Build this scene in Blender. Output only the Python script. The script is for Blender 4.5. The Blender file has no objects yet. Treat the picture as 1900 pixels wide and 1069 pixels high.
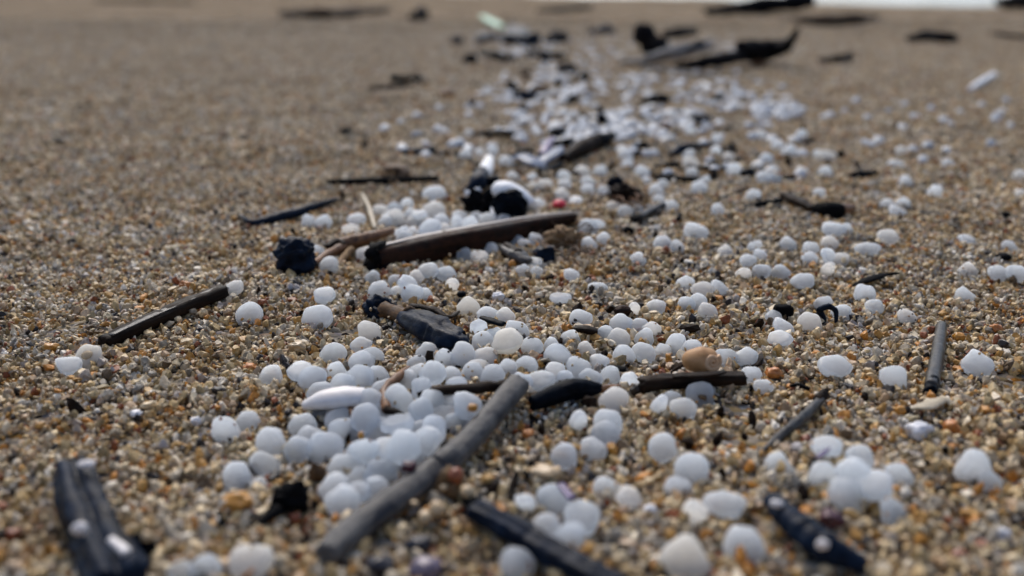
import bpy, math, random
import numpy as np
from mathutils import Vector, Matrix, Euler, noise as mnoise

random.seed(7)
rng = np.random.default_rng(11)
scene = bpy.context.scene
col = scene.collection

# ------------------------------------------------------------------ camera, world, sun, exposure
W, HH, F = 1900.0, 1069.0, 1581.0          # photograph size and focal length in its pixels
CAM_H = 0.055                               # the phone lies a hand's breadth above the sand
HORIZON = -30.0
PITCH = math.atan((HH / 2 - HORIZON) / F)
cam_data = bpy.data.cameras.new('camera')
cam = bpy.data.objects.new('camera', cam_data)
col.objects.link(cam)
cam.location = (0, 0, CAM_H)
cam.rotation_euler = (math.pi / 2 - PITCH, 0, 0)
cam_data.sensor_width = 36.0
cam_data.lens = 36.0 * F / W
cam_data.clip_start = 0.004
cam_data.clip_end = 3000
cam_data.dof.use_dof = True
cam_data.dof.focus_distance = 0.140
cam_data.dof.aperture_fstop = 13.5
scene.camera = cam

SUN_EL, SUN_AZ = math.radians(46), math.radians(-14)     # azimuth from +Y, towards +X
world = bpy.data.worlds.new('World')
scene.world = world
world.use_nodes = True
wn = world.node_tree.nodes
wl = world.node_tree.links
sky = wn.new('ShaderNodeTexSky')
sky.sky_type = 'NISHITA'
sky.sun_disc = False
sky.sun_elevation = SUN_EL
sky.sun_rotation = SUN_AZ
sky.air_density = 1.0
sky.dust_density = 3.0
sky.ozone_density = 1.6
wl.new(sky.outputs['Color'], wn['Background'].inputs['Color'])
wn['Background'].inputs['Strength'].default_value = 0.085
sun_data = bpy.data.lights.new('sun', 'SUN')
sun_data.energy = 0.95
sun_data.angle = math.radians(34)
sun_data.color = (1.0, 0.96, 0.91)
sun = bpy.data.objects.new('sun', sun_data)
col.objects.link(sun)
sdir = Vector((math.sin(SUN_AZ) * math.cos(SUN_EL), math.cos(SUN_AZ) * math.cos(SUN_EL), math.sin(SUN_EL)))
sun.rotation_euler = (-sdir).to_track_quat('-Z', 'Y').to_euler()
sun.location = sdir * 3
vs = scene.view_settings
vs.view_transform = 'Standard'
vs.look = 'None'
vs.gamma = 1.0
vs.use_curve_mapping = False
vs.exposure = 1.06
scene.cycles.use_denoising = True
scene.cycles.max_bounces = 8
scene.cycles.transparent_max_bounces = 8

# ------------------------------------------------------------------ terrain function and photo-to-ground helper
def _hash(ix, iy, seed):
    h = (ix.astype(np.int64) * 374761393 + iy.astype(np.int64) * 668265263 + seed * 974711) & 0xFFFFFFFF
    h = ((h ^ (h >> 13)) * 1274126177) & 0xFFFFFFFF
    return ((h ^ (h >> 16)) & 0xFFFF) / 65535.0 * 2 - 1

def vn(x, y, seed=0):
    x = np.asarray(x, float); y = np.asarray(y, float)
    ix = np.floor(x); iy = np.floor(y)
    fx = x - ix; fy = y - iy
    u = fx * fx * fx * (fx * (fx * 6 - 15) + 10); v = fy * fy * fy * (fy * (fy * 6 - 15) + 10)
    ix = ix.astype(np.int64); iy = iy.astype(np.int64)
    a = _hash(ix, iy, seed); b = _hash(ix + 1, iy, seed); c = _hash(ix, iy + 1, seed); d = _hash(ix + 1, iy + 1, seed)
    return (a * (1 - u) + b * u) * (1 - v) + (c * (1 - u) + d * u) * v

def sstep(x, a, b):
    t = np.clip((x - a) / (b - a), 0, 1)
    return t * t * (3 - 2 * t)

def ground(x, y):
    x = np.asarray(x, float); y = np.asarray(y, float)
    d = np.hypot(x, y)
    z = 0.0011 * vn(x / 0.030, y / 0.030, 1) + 0.0005 * vn(x / 0.011, y / 0.011, 2)
    z = z + sstep(d, 0.5, 1.3) * (0.0045 * vn(x / 0.16, y / 0.13, 3) + 0.006 * vn(x / 0.45 + 0.3, y / 0.40, 4))
    z = z + sstep(d, 3.0, 12.0) * 0.06 * vn(x / 2.3, y / 2.3, 5)
    z = z + 3.2 * (1 - np.exp(-np.maximum(0, -y - 0.20) * 0.42 / 3.2))   # unseen bank added behind the camera to block low front sky
    s = 0.90 * x + 0.436 * y                                     # the beach dips towards the sea on the right
    z = z - 0.10 * np.maximum(0, s - 2.02)
    return z

CP, SP = math.cos(PITCH), math.sin(PITCH)
_TS = np.geomspace(0.03, 9.0, 700)

def ray(px, py):
    u = (px - W / 2) / F; v = -(py - HH / 2) / F
    return np.array([u, CP + v * SP, -SP + v * CP])              # unit step along the optical axis

def at(px, py, zmm=0.0):
    """the point of the beach that the photograph shows at this pixel, zmm above the sand; and its depth"""
    d = ray(px, py)
    X = d[0] * _TS; Y = d[1] * _TS; Z = CAM_H + d[2] * _TS
    diff = Z - ground(X, Y) - zmm * 0.001
    k = np.argmax(diff < 0)
    if k == 0:
        t = 2.9
    else:
        t = _TS[k - 1] + (_TS[k] - _TS[k - 1]) * diff[k - 1] / (diff[k - 1] - diff[k])
    return Vector((d[0] * t, d[1] * t, CAM_H + d[2] * t)), t

def project(p):
    yy = p[1] * CP - (p[2] - CAM_H) * SP
    vv = p[1] * SP + (p[2] - CAM_H) * CP
    return W / 2 + F * p[0] / yy, HH / 2 - F * vv / yy

def gz(x, y):
    return float(ground(np.array([x]), np.array([y]))[0])

# ------------------------------------------------------------------ materials
MATS = {}
def new_mat(name):
    m = bpy.data.materials.new(name)
    m.use_nodes = True
    MATS[name] = m
    return m, m.node_tree.nodes, m.node_tree.links, m.node_tree.nodes['Principled BSDF']

def node(nodes, kind, **kw):
    n = nodes.new(kind)
    for k, v in kw.items():
        if k.startswith('i_'):
            key = k[2:]
            n.inputs[int(key) if key.isdigit() else key].default_value = v
        else:
            setattr(n, k, v)
    return n

def ramp(nodes, stops, interp='LINEAR'):
    r = nodes.new('ShaderNodeValToRGB')
    r.color_ramp.interpolation = interp
    e = r.color_ramp.elements
    while len(e) > 1:
        e.remove(e[-1])
    e[0].position = stops[0][0]; e[0].color = (*stops[0][1], 1)
    for p, c in stops[1:]:
        q = e.new(p); q.color = (*c, 1)
    return r

def fibre_mat(name, dark, light, rough=(0.3, 0.6), fibre=(250, 1800), bump=0.6, spec=0.5, dist=0.00025, patch=None, spots=0.0):
    """wood, bark, char: streaks that run along the piece's own long axis, blotches and fine relief"""
    m, N, L, B = new_mat(name)
    tc = node(N, 'ShaderNodeTexCoord')
    mp = node(N, 'ShaderNodeMapping'); mp.inputs['Scale'].default_value = (fibre[0], fibre[1], fibre[1])
    L.new(tc.outputs['Object'], mp.inputs['Vector'])
    n1 = node(N, 'ShaderNodeTexNoise', i_Scale=1.0, i_Detail=6.0, i_Roughness=0.65); L.new(mp.outputs[0], n1.inputs['Vector'])
    n2 = node(N, 'ShaderNodeTexNoise', i_Scale=420.0, i_Detail=4.0, i_Roughness=0.6); L.new(tc.outputs['Object'], n2.inputs['Vector'])
    mx = node(N, 'ShaderNodeMath', operation='MULTIPLY_ADD'); mx.inputs[1].default_value = 0.55
    sc = node(N, 'ShaderNodeMath', operation='MULTIPLY'); sc.inputs[1].default_value = 0.45
    L.new(n2.outputs['Fac'], sc.inputs[0]); L.new(n1.outputs['Fac'], mx.inputs[0]); L.new(sc.outputs[0], mx.inputs[2])
    stops = [(0.36, dark), (0.64, light)]
    if patch:
        stops.append((0.74, patch))
    r = ramp(N, stops); L.new(mx.outputs[0], r.inputs['Fac'])
    if spots:
        vo = node(N, 'ShaderNodeTexVoronoi', i_Scale=900.0); L.new(tc.outputs['Object'], vo.inputs['Vector'])
        cut = node(N, 'ShaderNodeMath', operation='LESS_THAN'); cut.inputs[1].default_value = spots
        L.new(vo.outputs['Distance'], cut.inputs[0])
        mixc = node(N, 'ShaderNodeMix', data_type='RGBA'); mixc.inputs['B'].default_value = (0.45, 0.36, 0.25, 1)
        L.new(cut.outputs[0], mixc.inputs['Factor']); L.new(r.outputs['Color'], mixc.inputs['A'])
        L.new(mixc.outputs['Result'], B.inputs['Base Color'])
    else:
        L.new(r.outputs['Color'], B.inputs['Base Color'])
    rr = node(N, 'ShaderNodeMapRange'); rr.inputs['To Min'].default_value = rough[0]; rr.inputs['To Max'].default_value = rough[1]
    rr.inputs['From Min'].default_value = 0.3; rr.inputs['From Max'].default_value = 0.7
    L.new(n2.outputs['Fac'], rr.inputs['Value']); L.new(rr.outputs[0], B.inputs['Roughness'])
    bp = node(N, 'ShaderNodeBump', i_Strength=bump, i_Distance=dist); L.new(mx.outputs[0], bp.inputs['Height']); L.new(bp.outputs[0], B.inputs['Normal'])
    B.inputs['Specular IOR Level'].default_value = spec
    return m

fibre_mat('char', (0.0008, 0.0008, 0.0012), (0.005, 0.008, 0.014), (0.3, 0.6), (160, 800), 0.6, 0.04, dist=.0005)
fibre_mat('char_dull', (0.001, 0.001, 0.0015), (0.006, 0.006, 0.007), (0.6, 0.9), (400, 900), 0.7, 0.06, dist=.0005)
fibre_mat('char_blue', (0.0008, 0.002, 0.005), (0.007, 0.016, 0.036), (0.25, 0.55), (160, 700), 0.6, 0.08, dist=.0006)
fibre_mat('bark_dark', (0.0015, 0.001, 0.0008), (0.028, 0.015, 0.008), (0.4, 0.75), (90, 1000), 1.0, 0.10, dist=.0006)
fibre_mat('wood_brown', (0.003, 0.0015, 0.001), (0.042, 0.016, 0.008), (0.4, 0.7), (60, 1000), 1.0, 0.12, dist=.0005)
fibre_mat('wood_lit_edge', (0.16, 0.13, 0.11), (0.42, 0.37, 0.33), (0.3, 0.5), (120, 2200), 0.5, 0.5)  # light tone paints the sky-lit top edge of the slat
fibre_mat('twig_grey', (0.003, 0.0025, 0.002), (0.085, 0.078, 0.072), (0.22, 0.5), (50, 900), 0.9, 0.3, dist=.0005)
fibre_mat('stem_grey', (0.022, 0.022, 0.026), (0.17, 0.163, 0.152), (0.35, 0.6), (14, 420), 0.9, 0.2, patch=(0.30, 0.28, 0.25), dist=.0008)
fibre_mat('rust_bark', (0.035, 0.014, 0.006), (0.26, 0.115, 0.040), (0.4, 0.65), (220, 1400), 0.8, 0.4)
fibre_mat('weed_brown', (0.018, 0.009, 0.004), (0.13, 0.065, 0.024), (0.5, 0.8), (600, 1500), 0.8, 0.3)
fibre_mat('sandy_fibre', (0.09, 0.045, 0.018), (0.34, 0.22, 0.11), (0.6, 0.9), (700, 1200), 0.9, 0.3)
fibre_mat('driftwood', (0.10, 0.098, 0.095), (0.30, 0.29, 0.28), (0.6, 0.9), (25, 260), 0.8, 0.15, dist=.0015)
fibre_mat('far_log', (0.002, 0.002, 0.003), (0.010, 0.010, 0.012), (0.6, 0.9), (40, 300), 0.6, 0.06, dist=.0015)
fibre_mat('far_weed_and_hollow', (0.010, 0.006, 0.004), (0.050, 0.030, 0.018), (0.7, 0.95), (60, 200), 0.8, 0.1, dist=.0015)  # weed strands, and the shade of the far sand hollows
fibre_mat('straw', (0.30, 0.24, 0.15), (0.58, 0.50, 0.37), (0.4, 0.6), (80, 2000), 0.5, 0.4)
fibre_mat('shell_white', (0.62, 0.57, 0.54), (0.80, 0.77, 0.75), (0.35, 0.5), (150, 700), 0.3, 0.5)
fibre_mat('chalk_white', (0.68, 0.69, 0.70), (0.86, 0.87, 0.88), (0.4, 0.6), (300, 600), 0.3, 0.4)
fibre_mat('shell_orange', (0.34, 0.17, 0.065), (0.52, 0.30, 0.14), (0.45, 0.65), (500, 700), 0.5, 0.35)
fibre_mat('shell_pale', (0.46, 0.27, 0.14), (0.62, 0.42, 0.26), (0.45, 0.6), (500, 700), 0.4, 0.35)
fibre_mat('red_plastic', (0.55, 0.006, 0.03), (0.72, 0.02, 0.06), (0.3, 0.45), (600, 600), 0.3, 0.5)
fibre_mat('green_plastic', (0.16, 0.42, 0.26), (0.30, 0.58, 0.40), (0.3, 0.5), (100, 300), 0.3, 0.5)
fibre_mat('purple_chip', (0.035, 0.018, 0.085), (0.10, 0.055, 0.20), (0.3, 0.5), (500, 900), 0.4, 0.5)
for nm, d_, l_ in (('amber', (0.36, 0.15, 0.015), (0.55, 0.27, 0.05)), ('orange', (0.40, 0.13, 0.025), (0.58, 0.24, 0.06)),
                   ('rust', (0.14, 0.035, 0.012), (0.30, 0.085, 0.03)), ('quartz', (0.55, 0.54, 0.55), (0.78, 0.77, 0.78)),
                   ('tan', (0.36, 0.24, 0.12), (0.55, 0.42, 0.26)), ('maroon', (0.035, 0.008, 0.014), (0.10, 0.02, 0.035)),
                   ('mauve', (0.10, 0.075, 0.11), (0.20, 0.16, 0.20)), ('black', (0.008, 0.007, 0.010), (0.025, 0.022, 0.028))):
    fibre_mat('stone_' + nm, d_, l_, (0.22, 0.45), (700, 900), 0.4, 0.5)

# bluish plastic film: thin, lets part of the light through
m, N, L, B = new_mat('film')
tr = node(N, 'ShaderNodeBsdfTranslucent'); tr.inputs['Color'].default_value = (0.42, 0.48, 0.58, 1)
tp = node(N, 'ShaderNodeBsdfTransparent'); tp.inputs['Color'].default_value = (0.85, 0.9, 0.98, 1)
nz = node(N, 'ShaderNodeTexNoise', i_Scale=260.0, i_Detail=4.0)
tc = node(N, 'ShaderNodeTexCoord'); L.new(tc.outputs['Object'], nz.inputs['Vector'])
B.inputs['Base Color'].default_value = (0.30, 0.35, 0.45, 1); B.inputs['Roughness'].default_value = 0.25
bp = node(N, 'ShaderNodeBump', i_Strength=0.5, i_Distance=0.0004); L.new(nz.outputs['Fac'], bp.inputs['Height']); L.new(bp.outputs[0], B.inputs['Normal'])
m1 = node(N, 'ShaderNodeMixShader', i_Fac=0.4); m2 = node(N, 'ShaderNodeMixShader', i_Fac=0.18)
L.new(B.outputs[0], m1.inputs[1]); L.new(tr.outputs[0], m1.inputs[2]); L.new(m1.outputs[0], m2.inputs[1]); L.new(tp.outputs[0], m2.inputs[2])
L.new(m2.outputs[0], N['Material Output'].inputs['Surface'])

# milky polyethylene: light scatters inside; the object colour tints it and its alpha says how clear it is
m, N, L, B = new_mat('pellet')
oi = node(N, 'ShaderNodeObjectInfo')
tc = node(N, 'ShaderNodeTexCoord')
nz = node(N, 'ShaderNodeTexNoise', i_Scale=2.2, i_Detail=5.0, i_Roughness=0.6)
ad = node(N, 'ShaderNodeVectorMath', operation='ADD'); cmb = node(N, 'ShaderNodeCombineXYZ')
ml = node(N, 'ShaderNodeMath', operation='MULTIPLY'); ml.inputs[1].default_value = 37.0
L.new(oi.outputs['Random'], ml.inputs[0]); L.new(ml.outputs[0], cmb.inputs[0]); L.new(ml.outputs[0], cmb.inputs[1])
L.new(tc.outputs['Object'], ad.inputs[0]); L.new(cmb.outputs[0], ad.inputs[1]); L.new(ad.outputs[0], nz.inputs['Vector'])
r = ramp(N, [(0.3, (0.92, 0.92, 0.92)), (0.7, (1.0, 1.0, 1.0))]); L.new(nz.outputs['Fac'], r.inputs['Fac'])
mu = node(N, 'ShaderNodeMix', data_type='RGBA', blend_type='MULTIPLY'); mu.inputs['Factor'].default_value = 1.0
L.new(r.outputs['Color'], mu.inputs['A']); L.new(oi.outputs['Color'], mu.inputs['B'])
L.new(mu.outputs['Result'], B.inputs['Base Color'])
B.inputs['Subsurface Weight'].default_value = 1.0
B.inputs['Subsurface Radius'].default_value = (1.0, 1.0, 1.0)
B.inputs['Subsurface Scale'].default_value = 0.0050
rr = node(N, 'ShaderNodeMapRange'); rr.inputs['To Min'].default_value = 0.30; rr.inputs['To Max'].default_value = 0.55
L.new(nz.outputs['Fac'], rr.inputs['Value']); L.new(rr.outputs[0], B.inputs['Roughness'])
inv = node(N, 'ShaderNodeMath', operation='SUBTRACT'); inv.inputs[0].default_value = 1.0
L.new(oi.outputs['Alpha'], inv.inputs[1]); L.new(inv.outputs[0], B.inputs['Transmission Weight'])
nf = node(N, 'ShaderNodeTexNoise', i_Scale=9.0, i_Detail=4.0); L.new(ad.outputs[0], nf.inputs['Vector'])
bp = node(N, 'ShaderNodeBump', i_Strength=0.25, i_Distance=0.00012); L.new(nf.outputs['Fac'], bp.inputs['Height']); L.new(bp.outputs[0], B.inputs['Normal'])
tl = node(N, 'ShaderNodeBsdfTranslucent'); L.new(mu.outputs['Result'], tl.inputs['Color'])
mxs = node(N, 'ShaderNodeMixShader', i_Fac=0.56); L.new(B.outputs[0], mxs.inputs[1]); L.new(tl.outputs[0], mxs.inputs[2])
L.new(mxs.outputs[0], N['Material Output'].inputs['Surface'])

# far pellets: the same plastic, each piece with its own shade
m, N, L, B = new_mat('pellet_far')
ge = node(N, 'ShaderNodeNewGeometry')
r = ramp(N, [(0.0, (0.38, 0.40, 0.43)), (0.6, (0.54, 0.56, 0.58)), (1.0, (0.66, 0.64, 0.59))]); L.new(ge.outputs['Random Per Island'], r.inputs['Fac'])
L.new(r.outputs['Color'], B.inputs['Base Color']); B.inputs['Roughness'].default_value = 0.4
B.inputs['Subsurface Weight'].default_value = 0.6; B.inputs['Subsurface Radius'].default_value = (1, 1, 1); B.inputs['Subsurface Scale'].default_value = 0.0009

# sand grains: quartz, feldspar, shell, iron-stained and dark grains
GRAINS = [(0.00, (0.475, 0.399, 0.292)), (0.13, (0.659, 0.537, 0.356)), (0.25, (0.778, 0.690, 0.552)), (0.33, (0.530, 0.377, 0.181)), (0.44, (0.288, 0.250, 0.194)),
          (0.52, (0.348, 0.268, 0.142)), (0.60, (0.524, 0.380, 0.248)), (0.68, (0.479, 0.270, 0.079)), (0.745, (0.129, 0.085, 0.045)), (0.80, (0.676, 0.527, 0.312)),
          (0.865, (0.527, 0.234, 0.048)), (0.895, (0.025, 0.020, 0.019)), (0.93, (0.252, 0.080, 0.030)), (0.96, (0.379, 0.331, 0.294))]
m, N, L, B = new_mat('grain')
at_n = node(N, 'ShaderNodeAttribute', attribute_name='grain_random')
oi = node(N, 'ShaderNodeObjectInfo')
ad = node(N, 'ShaderNodeMath', operation='ADD'); fr = node(N, 'ShaderNodeMath', operation='FRACT')
L.new(at_n.outputs['Fac'], ad.inputs[0]); L.new(oi.outputs['Random'], ad.inputs[1]); L.new(ad.outputs[0], fr.inputs[0])
r = ramp(N, GRAINS, 'CONSTANT'); L.new(fr.outputs[0], r.inputs['Fac'])
tc = node(N, 'ShaderNodeTexCoord'); nz = node(N, 'ShaderNodeTexNoise', i_Scale=1700.0, i_Detail=3.0); L.new(tc.outputs['Object'], nz.inputs['Vector'])
r2 = ramp(N, [(0.3, (0.62, 0.60, 0.58)), (0.7, (1.15, 1.15, 1.15))]); L.new(nz.outputs['Fac'], r2.inputs['Fac'])
mu = node(N, 'ShaderNodeMix', data_type='RGBA', blend_type='MULTIPLY'); mu.inputs['Factor'].default_value = 1.0
L.new(r.outputs['Color'], mu.inputs['A']); L.new(r2.outputs['Color'], mu.inputs['B'])
ge = node(N, 'ShaderNodeNewGeometry'); n3 = node(N, 'ShaderNodeTexNoise', i_Scale=75.0, i_Detail=4.0, i_Roughness=0.6); L.new(ge.outputs['Position'], n3.inputs['Vector'])
r3 = ramp(N, [(0.33, (0.87, 0.78, 0.62)), (0.48, (1.0, 0.97, 0.90)), (0.60, (0.98, 1.03, 1.12))]); L.new(n3.outputs['Fac'], r3.inputs['Fac'])
mu3 = node(N, 'ShaderNodeMix', data_type='RGBA', blend_type='MULTIPLY'); mu3.inputs['Factor'].default_value = 1.0
L.new(mu.outputs['Result'], mu3.inputs['A']); L.new(r3.outputs['Color'], mu3.inputs['B']); L.new(mu3.outputs['Result'], B.inputs['Base Color'])
B.inputs['Roughness'].default_value = 0.46
B.inputs['Specular IOR Level'].default_value = 0.30

# the sheet of sand below and beyond the modelled grains
m, N, L, B = new_mat('sand')
tc = node(N, 'ShaderNodeTexCoord')
vo = node(N, 'ShaderNodeTexVoronoi', i_Scale=850.0); L.new(tc.outputs['Object'], vo.inputs['Vector'])
sp = node(N, 'ShaderNodeSeparateColor'); L.new(vo.outputs['Color'], sp.inputs[0])
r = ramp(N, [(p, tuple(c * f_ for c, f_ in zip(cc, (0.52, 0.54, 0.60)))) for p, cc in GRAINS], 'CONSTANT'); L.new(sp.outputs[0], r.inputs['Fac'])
n1 = node(N, 'ShaderNodeTexNoise', i_Scale=14.0, i_Detail=6.0, i_Roughness=0.6); L.new(tc.outputs['Object'], n1.inputs['Vector'])
r2 = ramp(N, [(0.35, (0.68, 0.66, 0.64)), (0.62, (1.08, 1.07, 1.06))]); L.new(n1.outputs['Fac'], r2.inputs['Fac'])
mu = node(N, 'ShaderNodeMix', data_type='RGBA', blend_type='MULTIPLY'); mu.inputs['Factor'].default_value = 1.0
L.new(r.outputs['Color'], mu.inputs['A']); L.new(r2.outputs['Color'], mu.inputs['B']); L.new(mu.outputs['Result'], B.inputs['Base Color'])
B.inputs['Roughness'].default_value = 0.9
B.inputs['Specular IOR Level'].default_value = 0.0
bp = node(N, 'ShaderNodeBump', i_Strength=0.8, i_Distance=0.0006, invert=True); L.new(vo.outputs['Distance'], bp.inputs['Height']); L.new(bp.outputs[0], B.inputs['Normal'])

m, N, L, B = new_mat('sea')
tc = node(N, 'ShaderNodeTexCoord')
n1 = node(N, 'ShaderNodeTexNoise', i_Scale=6.0, i_Detail=6.0); L.new(tc.outputs['Object'], n1.inputs['Vector'])
n2 = node(N, 'ShaderNodeTexNoise', i_Scale=2.2, i_Detail=7.0, i_Roughness=0.65); L.new(tc.outputs['Object'], n2.inputs['Vector'])
r = ramp(N, [(0.46, (0.05, 0.09, 0.11)), (0.58, (0.62, 0.68, 0.72))]); L.new(n2.outputs['Fac'], r.inputs['Fac'])
L.new(r.outputs['Color'], B.inputs['Base Color']); B.inputs['Roughness'].default_value = 0.18
bp = node(N, 'ShaderNodeBump', i_Strength=0.5, i_Distance=0.02); L.new(n1.outputs['Fac'], bp.inputs['Height']); L.new(bp.outputs[0], B.inputs['Normal'])

# ------------------------------------------------------------------ mesh helpers
def mesh_from(name, verts, faces, mat, smooth=True):
    me = bpy.data.meshes.new(name)
    me.from_pydata([tuple(v) for v in verts], [], faces)
    me.materials.append(MATS[mat])
    if smooth:
        me.polygons.foreach_set('use_smooth', [True] * len(me.polygons))
    me.update()
    return me

def props(o, label=None, cat=None, group=None, kind=None):
    if label: o['label'] = label
    if cat: o['category'] = cat
    if group: o['group'] = group
    if kind: o['kind'] = kind
    return o

MARKS = []          # (phrase, polyline in photo pixels): what the pellets' labels refer to

class Thing:
    """one debris thing: parts are collected in world space, then written in the thing's own frame"""
    def __init__(self, name, label, cat, group=None, mark=None):
        self.name, self.label, self.cat, self.group, self.mark = name, label, cat, group, mark
        self.parts = []
        self.line = []
    def add(self, pname, vf, mat, smooth=True, sub_of=None, label=None, kind=None):
        self.parts.append((pname, vf[0], vf[1], mat, smooth, sub_of, label, kind))
        return len(self.parts) - 1
    def done(self):
        v0 = np.array([tuple(v) for v in self.parts[0][1]])
        c = v0.mean(axis=0)
        _, _, vt = np.linalg.svd(v0 - c, full_matrices=False)
        ax = Vector(vt[0]); ax.normalize()
        if ax.x < 0: ax = -ax
        up = Vector((0, 0, 1)); side = up.cross(ax)
        if side.length < 1e-3: side = Vector((0, 1, 0))
        side.normalize(); up = ax.cross(side)
        R = np.array([ax, side, up])                       # rows: local axes
        allz = min(np.array([tuple(v) for v in p[1]])[:, 2].min() for p in self.parts)
        o = np.array([c[0], c[1], allz])
        M = Matrix(((ax.x, side.x, up.x, o[0]), (ax.y, side.y, up.y, o[1]), (ax.z, side.z, up.z, o[2]), (0, 0, 0, 1)))
        single = len(self.parts) == 1
        if single:
            p = self.parts[0]
            loc = (np.array([tuple(v) for v in p[1]]) - o) @ R.T
            root = bpy.data.objects.new(self.name, mesh_from(self.name, loc, p[2], p[3], p[4]))
        else:
            root = bpy.data.objects.new(self.name, None)
            root.empty_display_size = 0.003
        col.objects.link(root)
        root.matrix_world = M
        objs = []
        if not single:
            for (pn, vv, ff, mt, sm, sub, lb, kd) in self.parts:
                loc = (np.array([tuple(v) for v in vv]) - o) @ R.T
                ob = bpy.data.objects.new(pn, mesh_from(pn, loc, ff, mt, sm))
                col.objects.link(ob)
                ob.parent = root if sub is None else objs[sub]
                if lb: ob['label'] = lb
                if kd: ob['kind'] = kd
                objs.append(ob)
        props(root, self.label, self.cat, self.group)
        if self.mark:
            MARKS.append((self.mark, self.line if self.line else [project(c)]))
        return root

def spline(pts, n):
    """Catmull-Rom through the rows of pts"""
    P = np.asarray(pts, float)
    if len(P) == 2:
        t = np.linspace(0, 1, n)[:, None]
        return P[0] * (1 - t) + P[1] * t
    Q = np.vstack([2 * P[0] - P[1], P, 2 * P[-1] - P[-2]])
    out = []
    for u in np.linspace(0, len(P) - 1 - 1e-9, n):
        i = int(u); t = u - i
        a, b, c, d = Q[i], Q[i + 1], Q[i + 2], Q[i + 3]
        out.append(0.5 * (2 * b + (c - a) * t + (2 * a - 5 * b + 4 * c - d) * t * t + (3 * b - a - 3 * c + d) * t ** 3))
    return np.array(out)

def sweep(path, half_w, half_h, n=16, e=2.0, rough=0.06, ridge=0.0, ridges=5, jag=0.25, cap=(0.85, 0.85), seed=0, freq=900.0, bumps=0.0, bump_n=8, twist=0.0, up0=None, groove=None):
    """a closed, uneven rod, slat or blade swept along path (world space, metres)"""
    path = np.asarray(path, float); m_ = len(path)
    T = np.gradient(path, axis=0); T /= np.linalg.norm(T, axis=1)[:, None]
    up = np.array([0, 0, 1.0]) if up0 is None else np.array(up0, float)
    verts, faces = [], []
    rngl = random.Random(seed)
    off = Vector((rngl.uniform(0, 99), rngl.uniform(0, 99), rngl.uniform(0, 99)))
    endj0 = [rngl.uniform(-1, 1) for _ in range(n)]; endj1 = [rngl.uniform(-1, 1) for _ in range(n)]
    rings = []
    order = [(0, cap[0], -1)] + [(i, 1.0, 0) for i in range(m_)] + [(m_ - 1, cap[1], 1)]
    L_ = np.linalg.norm(np.diff(path, axis=0), axis=1).sum()
    for (i, k, endf) in order:
        t = T[i]; s = np.cross(t, up); s /= max(np.linalg.norm(s), 1e-9); u = np.cross(s, t)
        a0 = twist * i / m_
        s, u = s * math.cos(a0) + u * math.sin(a0), u * math.cos(a0) - s * math.sin(a0)
        r_ = min(half_w[i], half_h[i])
        crack = rngl.uniform(.05, .16) if (m_ >= 20 and rough >= .05 and rngl.random() < .16) else 0.0
        ca = rngl.uniform(0, 6.28)
        bm_ = 1 + bumps * math.sin(i / (m_ - 1) * math.pi * 2 * bump_n + rngl.uniform(-.3, .3))
        ring = []
        for j in range(n):
            th = 2 * math.pi * (j + 0.5) / n
            c, sn = math.cos(th), math.sin(th)
            c = math.copysign(abs(c) ** (2 / e), c); sn = math.copysign(abs(sn) ** (2 / e), sn)
            q = path[i] + s * c * half_w[i] + u * sn * half_h[i]
            f = 1 - crack * (.5 + .5 * math.cos(th - ca)) + rough * .8 * mnoise.noise(Vector(q) * freq * 4.5 + off) + rough * 2 * mnoise.fractal(Vector(q) * freq + off, 0.9, 2.0, 3) + ridge * (1 - 2 * abs(math.sin(0.5 * ridges * th + 1.5 * mnoise.noise(Vector(path[i]) * 120 + off)))) - (groove[1] * math.exp(-((th - groove[0]) / groove[2]) ** 2) if groove else 0)
            f *= bm_ if endf == 0 else 1
            q = path[i] + (s * c * half_w[i] + u * sn * half_h[i]) * f * k
            if endf:
                q = q + t * endf * r_ * (0.16 + jag * (endj0 if endf < 0 else endj1)[j])
            elif i in (0, m_ - 1):
                q = q + t * (1 if i else -1) * r_ * jag * 0.8 * (endj1 if i else endj0)[j]
            ring.append(len(verts)); verts.append(q)
        rings.append(ring)
    for a, b in zip(rings[:-1], rings[1:]):
        for j in range(n):
            k = (j + 1) % n
            faces.append((a[j], a[k], b[k], b[j]))
    for ring, flip in ((rings[0], False), (rings[-1], True)):
        cpt = np.mean([verts[q] for q in ring], axis=0); ci = len(verts); verts.append(cpt)
        for j in range(n):
            k = (j + 1) % n
            faces.append((ring[k], ring[j], ci) if not flip else (ring[j], ring[k], ci))
    return verts, faces

def px_path(pts, n):
    """pts: (px, py, z in mm above the sand) -> world path and depth along it"""
    w, d = [], []
    for p in pts:
        v, t = at(p[0], p[1], p[2] if len(p) > 2 else 0.8)
        w.append(tuple(v)); d.append(t)
    P = spline(w, n)
    D = np.interp(np.linspace(0, len(pts) - 1, n), range(len(pts)), d)
    return P, D

def rod(pts, widths, flat=1.0, n=26, seg=16, **kw):
    P, D = px_path(pts, n)
    wd = np.interp(np.linspace(0, 1, n), np.linspace(0, 1, len(widths)), widths)
    hw = wd / 2 * D / F
    kw.setdefault('seed', int(pts[0][0] * 7 + pts[0][1]))
    kw.setdefault('freq', 0.45 / max(hw.mean(), 1e-5))
    return sweep(P, hw, hw * flat, n=seg, **kw)

_ICO = {}
def ico(sub):
    if sub not in _ICO:
        import bmesh
        bm = bmesh.new(); bmesh.ops.create_icosphere(bm, subdivisions=sub, radius=1.0)
        bm.verts.ensure_lookup_table()
        _ICO[sub] = (np.array([tuple(v.co) for v in bm.verts]), [tuple(v.index for v in f.verts) for f in bm.faces])
        bm.free()
    return _ICO[sub]

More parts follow.
